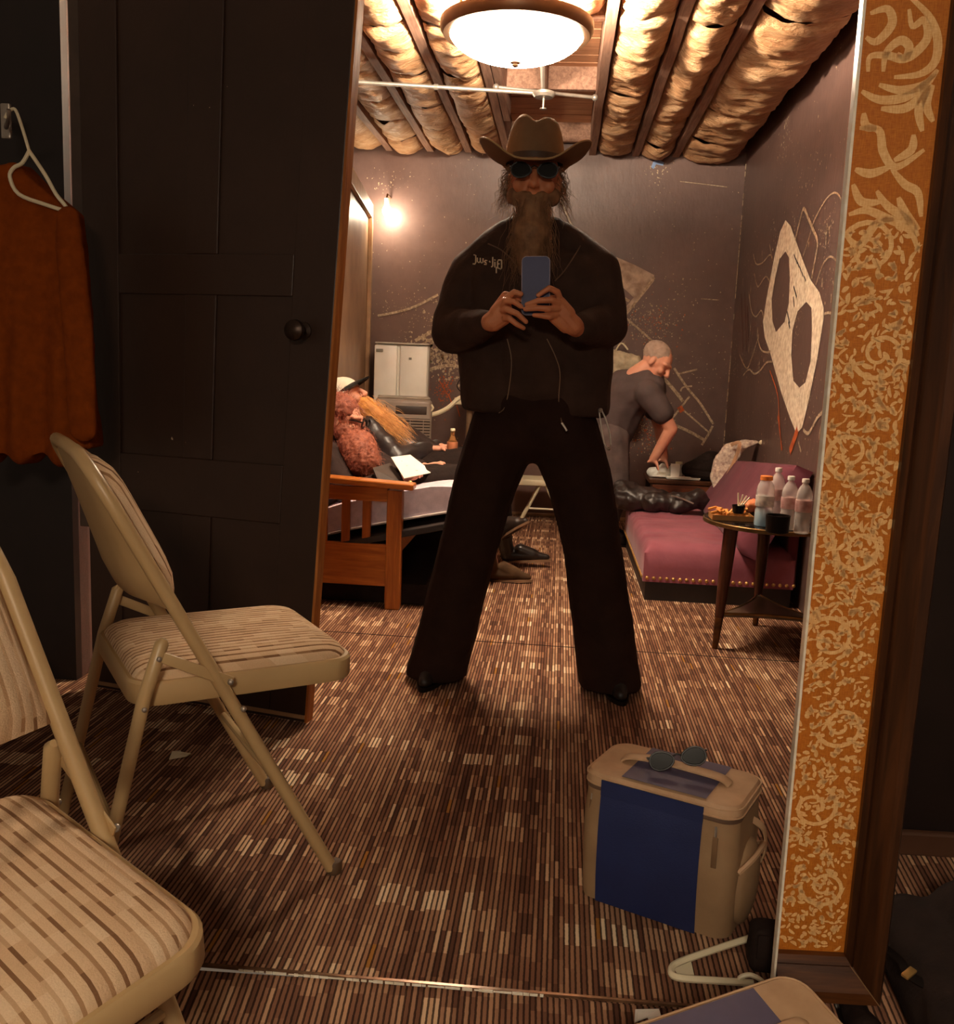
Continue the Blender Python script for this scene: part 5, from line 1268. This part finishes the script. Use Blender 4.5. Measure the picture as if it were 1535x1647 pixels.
M_WHITECAP = mat('white_bottle_cap', (240, 234, 224), (230, 222, 210)); M_REDBAND = mat('clear_red_label', (226, 190, 180), (190, 130, 126), 30, .4, Alpha=.75)
for (x, y, h, lab) in ((1266, 852, .215, 'water bottle with white cap, middle one standing behind the black cup'), (1289, 858, .215, 'water bottle with white cap standing nearest the gold frame'), (1246, 838, .225, 'water bottle with white cap half hidden behind the orange-capped bottle')):
    bottle('water_bottle', lab, on_t(x, y), h, .0315, M_CLEAR, M_WHITECAP, M_REDBAND, PROFW, 'water bottles on the round table')
bottle('sports_drink_bottle', 'sports drink bottle with orange cap and blue liquid on the round table', on_t(1227, 846), .205, .036, M_CLEAR, mat('orange_cap', (236, 138, 56), (226, 124, 44)), mat('pale_print_label', (216, 206, 190), (168, 156, 150), 60, .5), [(.8, 0), (.97, .015), (1, .04), (1, .33), (.92, .36), (.92, .40), (1, .43), (1, .70), (.9, .80), (.66, .885), (.6, .90), (.6, .94)], None, (mat('blue_drink', (96, 176, 206), (84, 160, 196), 5, .2), .30), 1.5)
p_ = on_t(1250, 857); t = thing('black_cup', 'squat black drinking cup on the round table before the water bottles', 'cup', p_)
mk('cup_body', G().lathe([(.036, 0), (.043, .004), (.047, .07), (.044, .070), (.040, .012)], (0, 0, 0), 28), M_BLACKS, t); mk('coffee', G().lathe([(.002, .058), (.0435, .060), (.0435, .061)], (0, 0, 0), 28), mat('black_coffee', (36, 22, 16), rough=.1), t)
a_, b_ = on_t(1140, 834), on_t(1206, 838); tc2 = (a_+b_)/2
t = thing('food_tray', 'cardboard tray of fried snacks with a dip cup on the round table', 'food tray', tc2+Vector((.01, .02, 0)))
mk('tray_base', G().box((0, 0, .004), (.165, .11, .006), r=.002), mat('brown_card', (176, 124, 64), (150, 102, 50)), t, smooth=False)
for (c_, d_) in (((0, -.055, .012), (.165, .004, .022)), ((0, .055, .012), (.165, .004, .022)), ((-.083, 0, .012), (.004, .11, .022)), ((.083, 0, .012), (.004, .11, .022))): mk('tray_wall', G().box(c_, d_), MATS['brown_card'], t, smooth=False)
rnd = random.Random(4); M_FRY = mat('golden_fries', (240, 174, 92), (222, 140, 62), 30, .6)
for i in range(34):
    c_ = Vector((rnd.uniform(-.075, .06), rnd.uniform(-.045, .045), rnd.uniform(.012, .045))); d_ = Vector((rnd.gauss(0, 1), rnd.gauss(0, 1), rnd.gauss(0, .35))).normalized()*rnd.uniform(.018, .034)
    mk('snack_stick', G().beam(c_-d_, c_+d_, .009, .009, upv=(.3, .2, 1), r=.002), M_FRY, t, smooth=False)
t2 = thing('dip_cup', 'small black dip cup with pale wooden sticks, on the food tray', 'cup', tc2+Vector((.035, .0, .03)))
mk('cup_body', G().lathe([(.022, 0), (.028, .034), (.026, .034), (.021, .004)], (0, 0, 0), 18), M_BLACKS, t2)
for (d_) in ((.012, -.01, .06), (.03, 0, .055), (.045, .01, .048), (-.004, .01, .065)): mk('stick', G().tube([Vector((0, 0, .012)), Vector(d_)+Vector((0, 0, .02))], .0032, 6), M_CREAM, t2)
t = thing('snack_bag', 'crumpled orange snack wrapper beside the food tray on the round table', 'wrapper', on_t(1208, 826)+Vector((.0, .04, 0))); g = G().cap((-.03, 0, .022), .022, (.03, .01, .03), .030)
for p_ in g.v: p_.z = max(.001, p_.z)
mk('wrapper', organic('wrapper', g, .005, 1, folds(.008, 30)), mat('orange_wrapper', (240, 150, 90), (226, 112, 84), 20, .4), t); mk('crimped_end', G().box((.055, .012, .03), (.02, .004, .05), r=.001), MATS['orange_wrapper'], t)

# ================================================================== SHIRT ON A HANGER, FAR LEFT
SHY = 2.62
hk = aY(24, 178, SHY)
t = thing('wire_hanger', 'white plastic hanger holding the orange shirt at the left edge', 'hanger', hk)
A_ = aY(47, 243, SHY); Bt = aY(108, 338, SHY); Ct = aY(16, 285, SHY); D_ = aY(30, 312, SHY)
mk('hook', G().tube(spline([aY(8, 190, SHY), aY(14, 180, SHY), aY(24, 176, SHY), aY(34, 200, SHY), A_], 5), .0045, 8), M_CREAM, t, world=True)
mk('body', G().tube(spline([A_, aY(72, 280, SHY), aY(90, 312, SHY), Bt, aY(70, 328, SHY), D_, Ct, aY(22, 270, SHY), aY(36, 262, SHY), A_], 4), .0055, 8), M_CREAM, t, world=True)
t = thing('wall_hook', 'small chrome coat hook on the black wall at the left edge', 'hook', aY(12, 190, 2.75))
mk('plate', G().box(aY(10, 195, 2.84), (.03, .012, .10), r=.004), M_STEEL, t, world=True, smooth=False); mk('prong', G().tube(spline([aY(10, 200, 2.83), aY(10, 205, 2.72), aY(14, 190, SHY+.01), aY(14, 176, SHY-.01)], 5), .006, 8), M_STEEL, t, world=True)
mk('rack_arm', G().tube([aY(10, 195, 2.84), aY(10, 195, 3.055)], .008, 8), M_STEEL, t, world=True)
t = thing('orange_shirt', 'rust orange shirt hanging at the left edge above the folding chair', 'shirt', aY(70, 740, SHY))
g = G(); L_ = [(-40, 268), (20, 258), (48, 285), (108, 338), (118, 420), (132, 540), (144, 724), (100, 742), (40, 738), (-40, 742)]
f_ = [aY(a, b, SHY+.01) for a, b in L_]; g.prism(f_, (0, .10, 0))
def sfold(p): return .020*math.sin(p.x*52+math.sin(p.z*3)*.8)*min(1, max(.1, (1.5-p.z)*1.6))+.004*noise.noise(p*12)
mk('cloth', organic('cloth', g, .009, 6, lambda p: sfold(p)), mat('rust_orange_knit', (138, 64, 14), (118, 52, 10), 30, .9, bump=.2, bscale=220, spec=.1), t, world=True, angle=180)
g = G().chain([aY(108, 350, SHY), aY(124, 520, SHY-.01), aY(134, 690, SHY-.01)], [.035, .045, .040], .5, (0, 1, 0))
mk('sleeve', organic('sleeve', g, .008, 4, folds(.005, 14, (1, 1, .3))), MATS['rust_orange_knit'], t, world=True, angle=180)

# ================================================================== PAINT ON THE WALLS
def m5(a, b): return aX(1160+a*.2794, 280+b*.2794, XR)
outer = [(375,265),(405,300),(440,400),(480,510),(520,610),(570,680),(595,770),(595,830),(560,1050),(510,1300),(470,1460),(450,1483),(430,1475),(400,1400),(345,1240),(290,1040),(255,940),(245,850),(265,720),(310,480),(345,330)]
h1 = [(375,445),(395,480),(400,600),(395,740),(370,850),(320,910),(300,850),(295,720),(315,600),(340,490)]
h2 = [(495,735),(525,770),(528,900),(520,1080),(490,1200),(455,1230),(420,1190),(408,1040),(415,900),(445,790)]
h3 = [(352,318),(372,296),(392,318),(372,308)]
polys = [[m5(*p) for p in q] for q in (outer, h1, h2)]
tri = geometry.tessellate_polygon(polys); fl_all = [p for q in polys for p in q]
g = G().add([p+Vector((-.003, 0, 0)) for p in fl_all], [tuple(x) for x in tri])
mural = mk('mural', g, mat('scrubbed_white_paint', (246, 230, 206), (204, 180, 152), 34, .8), wall_right, world=True, smooth=False, label='white painted leaf-shaped figure with two dark hollows')
NX = Vector((-1, 0, 0))
def stroke(pts, wpx, m, nm='painted_stroke', plane='X', par=None, k=6):
    P = [m5(*p) for p in pts] if plane == 'X' else [aY(p[0], p[1], FARY) for p in pts]
    n = NX if plane == 'X' else Vector((0, -1, 0)); par = par or (wall_right if plane == 'X' else wall_back)
    sc = (.0028*.28*3.9) if plane == 'X' else .0048
    mk(nm, ribbon(spline(P, k), wpx*sc, n, .0035), m, par, world=True, smooth=False)
for pts, wd_ in (([(430,385),(455,280),(480,200),(505,250),(535,320),(560,390),(548,480),(525,600)], 7), ([(470,490),(510,370),(540,270),(600,160),(650,110),(690,130),(722,225)], 3), ([(550,640),(575,560),(600,505),(640,475),(690,525)], 3),
    ([(600,805),(630,798),(662,825)], 4), ([(190,460),(205,515),(240,512),(285,465),(302,500)], 3), ([(195,570),(215,648),(245,608),(265,590),(285,622)], 3), ([(165,690),(180,790),(205,820),(235,785),(250,830)], 3), ([(215,950),(235,1010),(265,1026),(288,1018)], 4),
    ([(110,1040),(150,1118),(180,1060),(215,950)], 3), ([(130,1160),(165,1125),(195,1150),(230,1130),(265,1085),(298,1080)], 4), ([(478,1472),(510,1490),(560,1400),(608,1362)], 6), ([(285,410),(292,450),(303,505)], 2), ([(240,440),(240,500)], 3), ([(450,1540),(465,1600)], 4), ([(580,1440),(570,1520),(590,1560)], 3)):
    stroke(pts, wd_, M_PAINT)
for (a, b, L) in ((615,300,50),(630,300,40),(610,360,50),(510,390,30),(588,600,50),(655,650,70),(640,690,50),(175,640,50),(130,600,40),(175,860,40),(215,880,60),(225,1080,60),(165,990,40),(220,920,30)): stroke([(a,b),(a-2,b+L)], 4, M_PAINT, k=1)
for (a, b) in ((430,475),(440,500),(450,520),(462,545),(474,575),(488,600)): stroke([(a-6,b-14),(a+4,b+16)], 3.5, M_BLACKWALL, 'dark_dash', k=1)
for pts in ([(422,645),(440,710)], [(420,705),(426,765)], [(384,790),(400,860)], [(392,850),(402,890)]): stroke(pts, 4.5, M_BLACKWALL, 'dark_dash', k=1)
stroke([(285,1130),(330,1270),(338,1400),(352,1590)], 4, M_ORANGEP); stroke([(445,1470),(400,1600)], 17, M_ORANGEP); stroke([(330,1390),(356,1590)], 5, M_ORANGEP)
for (a, b, c, d) in ((120,690,130,1010),(140,680,150,1020),(155,760,160,960)): stroke([(a,b),(c,d)], 5, mat('thin_red_brown_wash', (110, 58, 40), (84, 46, 34), 14, .6), k=3)
# back wall: pale outlined shape, lines and splatter
q4 = lambda a, b: (940+a*.2065, 400+b*.2065)
P = [aY(*q4(*p), FARY)+Vector((0, -.003, 0)) for p in ((150,20),(250,65),(400,130),(545,205),(545,250),(460,360),(330,500),(310,470),(385,380),(300,300),(150,220))]
mk('painted_shape', G().add(P, [tuple(range(len(P)))]), mat('scumbled_grey_paint', (214, 190, 168), (140, 114, 98), 14, .8), wall_back, world=True, smooth=False)
for pts, wd_ in (([(545,225),(430,380),(320,520),(270,600),(235,700)], 3.5), ([(320,535),(430,630),(560,750),(620,850)], 3), ([(620,1010),(700,1100),(770,1190)], 5), ([(700,930),(800,1080),(900,1200),(1005,1365)], 3.5), ([(775,1260),(880,1350),(970,1430)], 2.5), ([(700,1370),(830,1430),(935,1490)], 4.5), ([(1000,1380),(970,1440),(915,1530)], 3.5), ([(735,975),(880,940)], 2.5), ([(675,1335),(750,1240),(820,1150)], 3), ([(750,1110),(770,1080),(840,1070)], 2.5), ([(910,390),(1050,400)], 1.5), ([(290,370),(350,410)], 4)):
    stroke([q4(*p) for p in pts], wd_, M_PAINT, plane='Y')
for pts, wd_ in (([(608, 508), (660, 496), (705, 474)], 3.5), ([(668, 548), (692, 535), (712, 520)], 5), ([(684, 598), (705, 590), (730, 588), (752, 595)], 5), ([(1094, 292), (1130, 296), (1170, 301)], 1.2)): stroke(pts, wd_, M_PAINT, plane='Y')
stroke([(707, 612), (716, 628), (724, 640), (728, 655)], 1.6, M_ORANGEP, plane='Y'); stroke([q4(740, 1230), q4(765, 1270)], 8, M_ORANGEP, plane='Y'); stroke([(735, 652), (740, 670)], 1.6, M_ORANGEP, plane='Y')
rnd = random.Random(21)
def flecks(par, m, spots, n_, plane):
    g = G()
    for (cx_, cy_, sx, sy, k, smin, smax) in spots:
        for _ in range(k):
            x, y = rnd.gauss(cx_, sx), rnd.gauss(cy_, sy); c = aY(x, y, FARY-.003) if plane == 'Y' else aX(x, y, XR-.003)
            if plane == 'Y' and not (-1.5 < c.x < XR-.02 and .1 < c.z < 2.6): continue
            if plane == 'X' and not (3.2 < c.y < FARY-.05 and .1 < c.z < 2.6): continue
            s = rnd.uniform(smin, smax); a = rnd.random()*6.28; V = []
            for i in range(5):
                an = a+i*1.2566; rr_ = s*rnd.uniform(.4, 1); u_, v_ = math.cos(an)*rr_, math.sin(an)*rr_*rnd.uniform(.7, 1.5)
                V.append(c+(Vector((u_, 0, v_)) if plane == 'Y' else Vector((0, u_, v_))))
            g.add(V, [(0, 1, 2, 3, 4)])
    mk('paint_flecks', g, m, par, world=True, smooth=False, kind='stuff')
flecks(wall_back, M_PAINT, [(715, 560, 20, 24, 480, .004, .018), (680, 500, 40, 20, 160, .002, .007), (1040, 520, 28, 22, 260, .002, .008), (1030, 690, 24, 22, 300, .002, .008), (1090, 560, 60, 90, 160, .002, .007), (1000, 420, 140, 130, 120, .002, .005), (700, 380, 70, 90, 60, .002, .006)], 0, 'Y')
flecks(wall_back, M_ORANGEP, [(1048, 520, 22, 18, 60, .003, .008), (1030, 690, 22, 20, 120, .003, .009), (714, 626, 7, 16, 130, .003, .009)], 0, 'Y')
flecks(wall_right, M_PAINT, [(1230, 400, 40, 70, 160, .002, .007), (1240, 620, 50, 80, 180, .003, .012), (1290, 300, 40, 50, 60, .003, .010)], 0, 'X')
c_ = aY(1058, 264, FARY-.004)
mk('blue_tape', G().prism([c_+Vector((-.045, 0, -.02)), c_+Vector((-.03, 0, .02)), c_+Vector((.01, 0, .03)), c_+Vector((.045, 0, .012)), c_+Vector((.04, 0, -.01)), c_+Vector((-.01, 0, .0)), c_+Vector((-.025, 0, -.035))], (0, .003, 0)), mat('blue_tape_scrap', (150, 176, 214), (120, 146, 190)), wall_back, world=True, smooth=False)
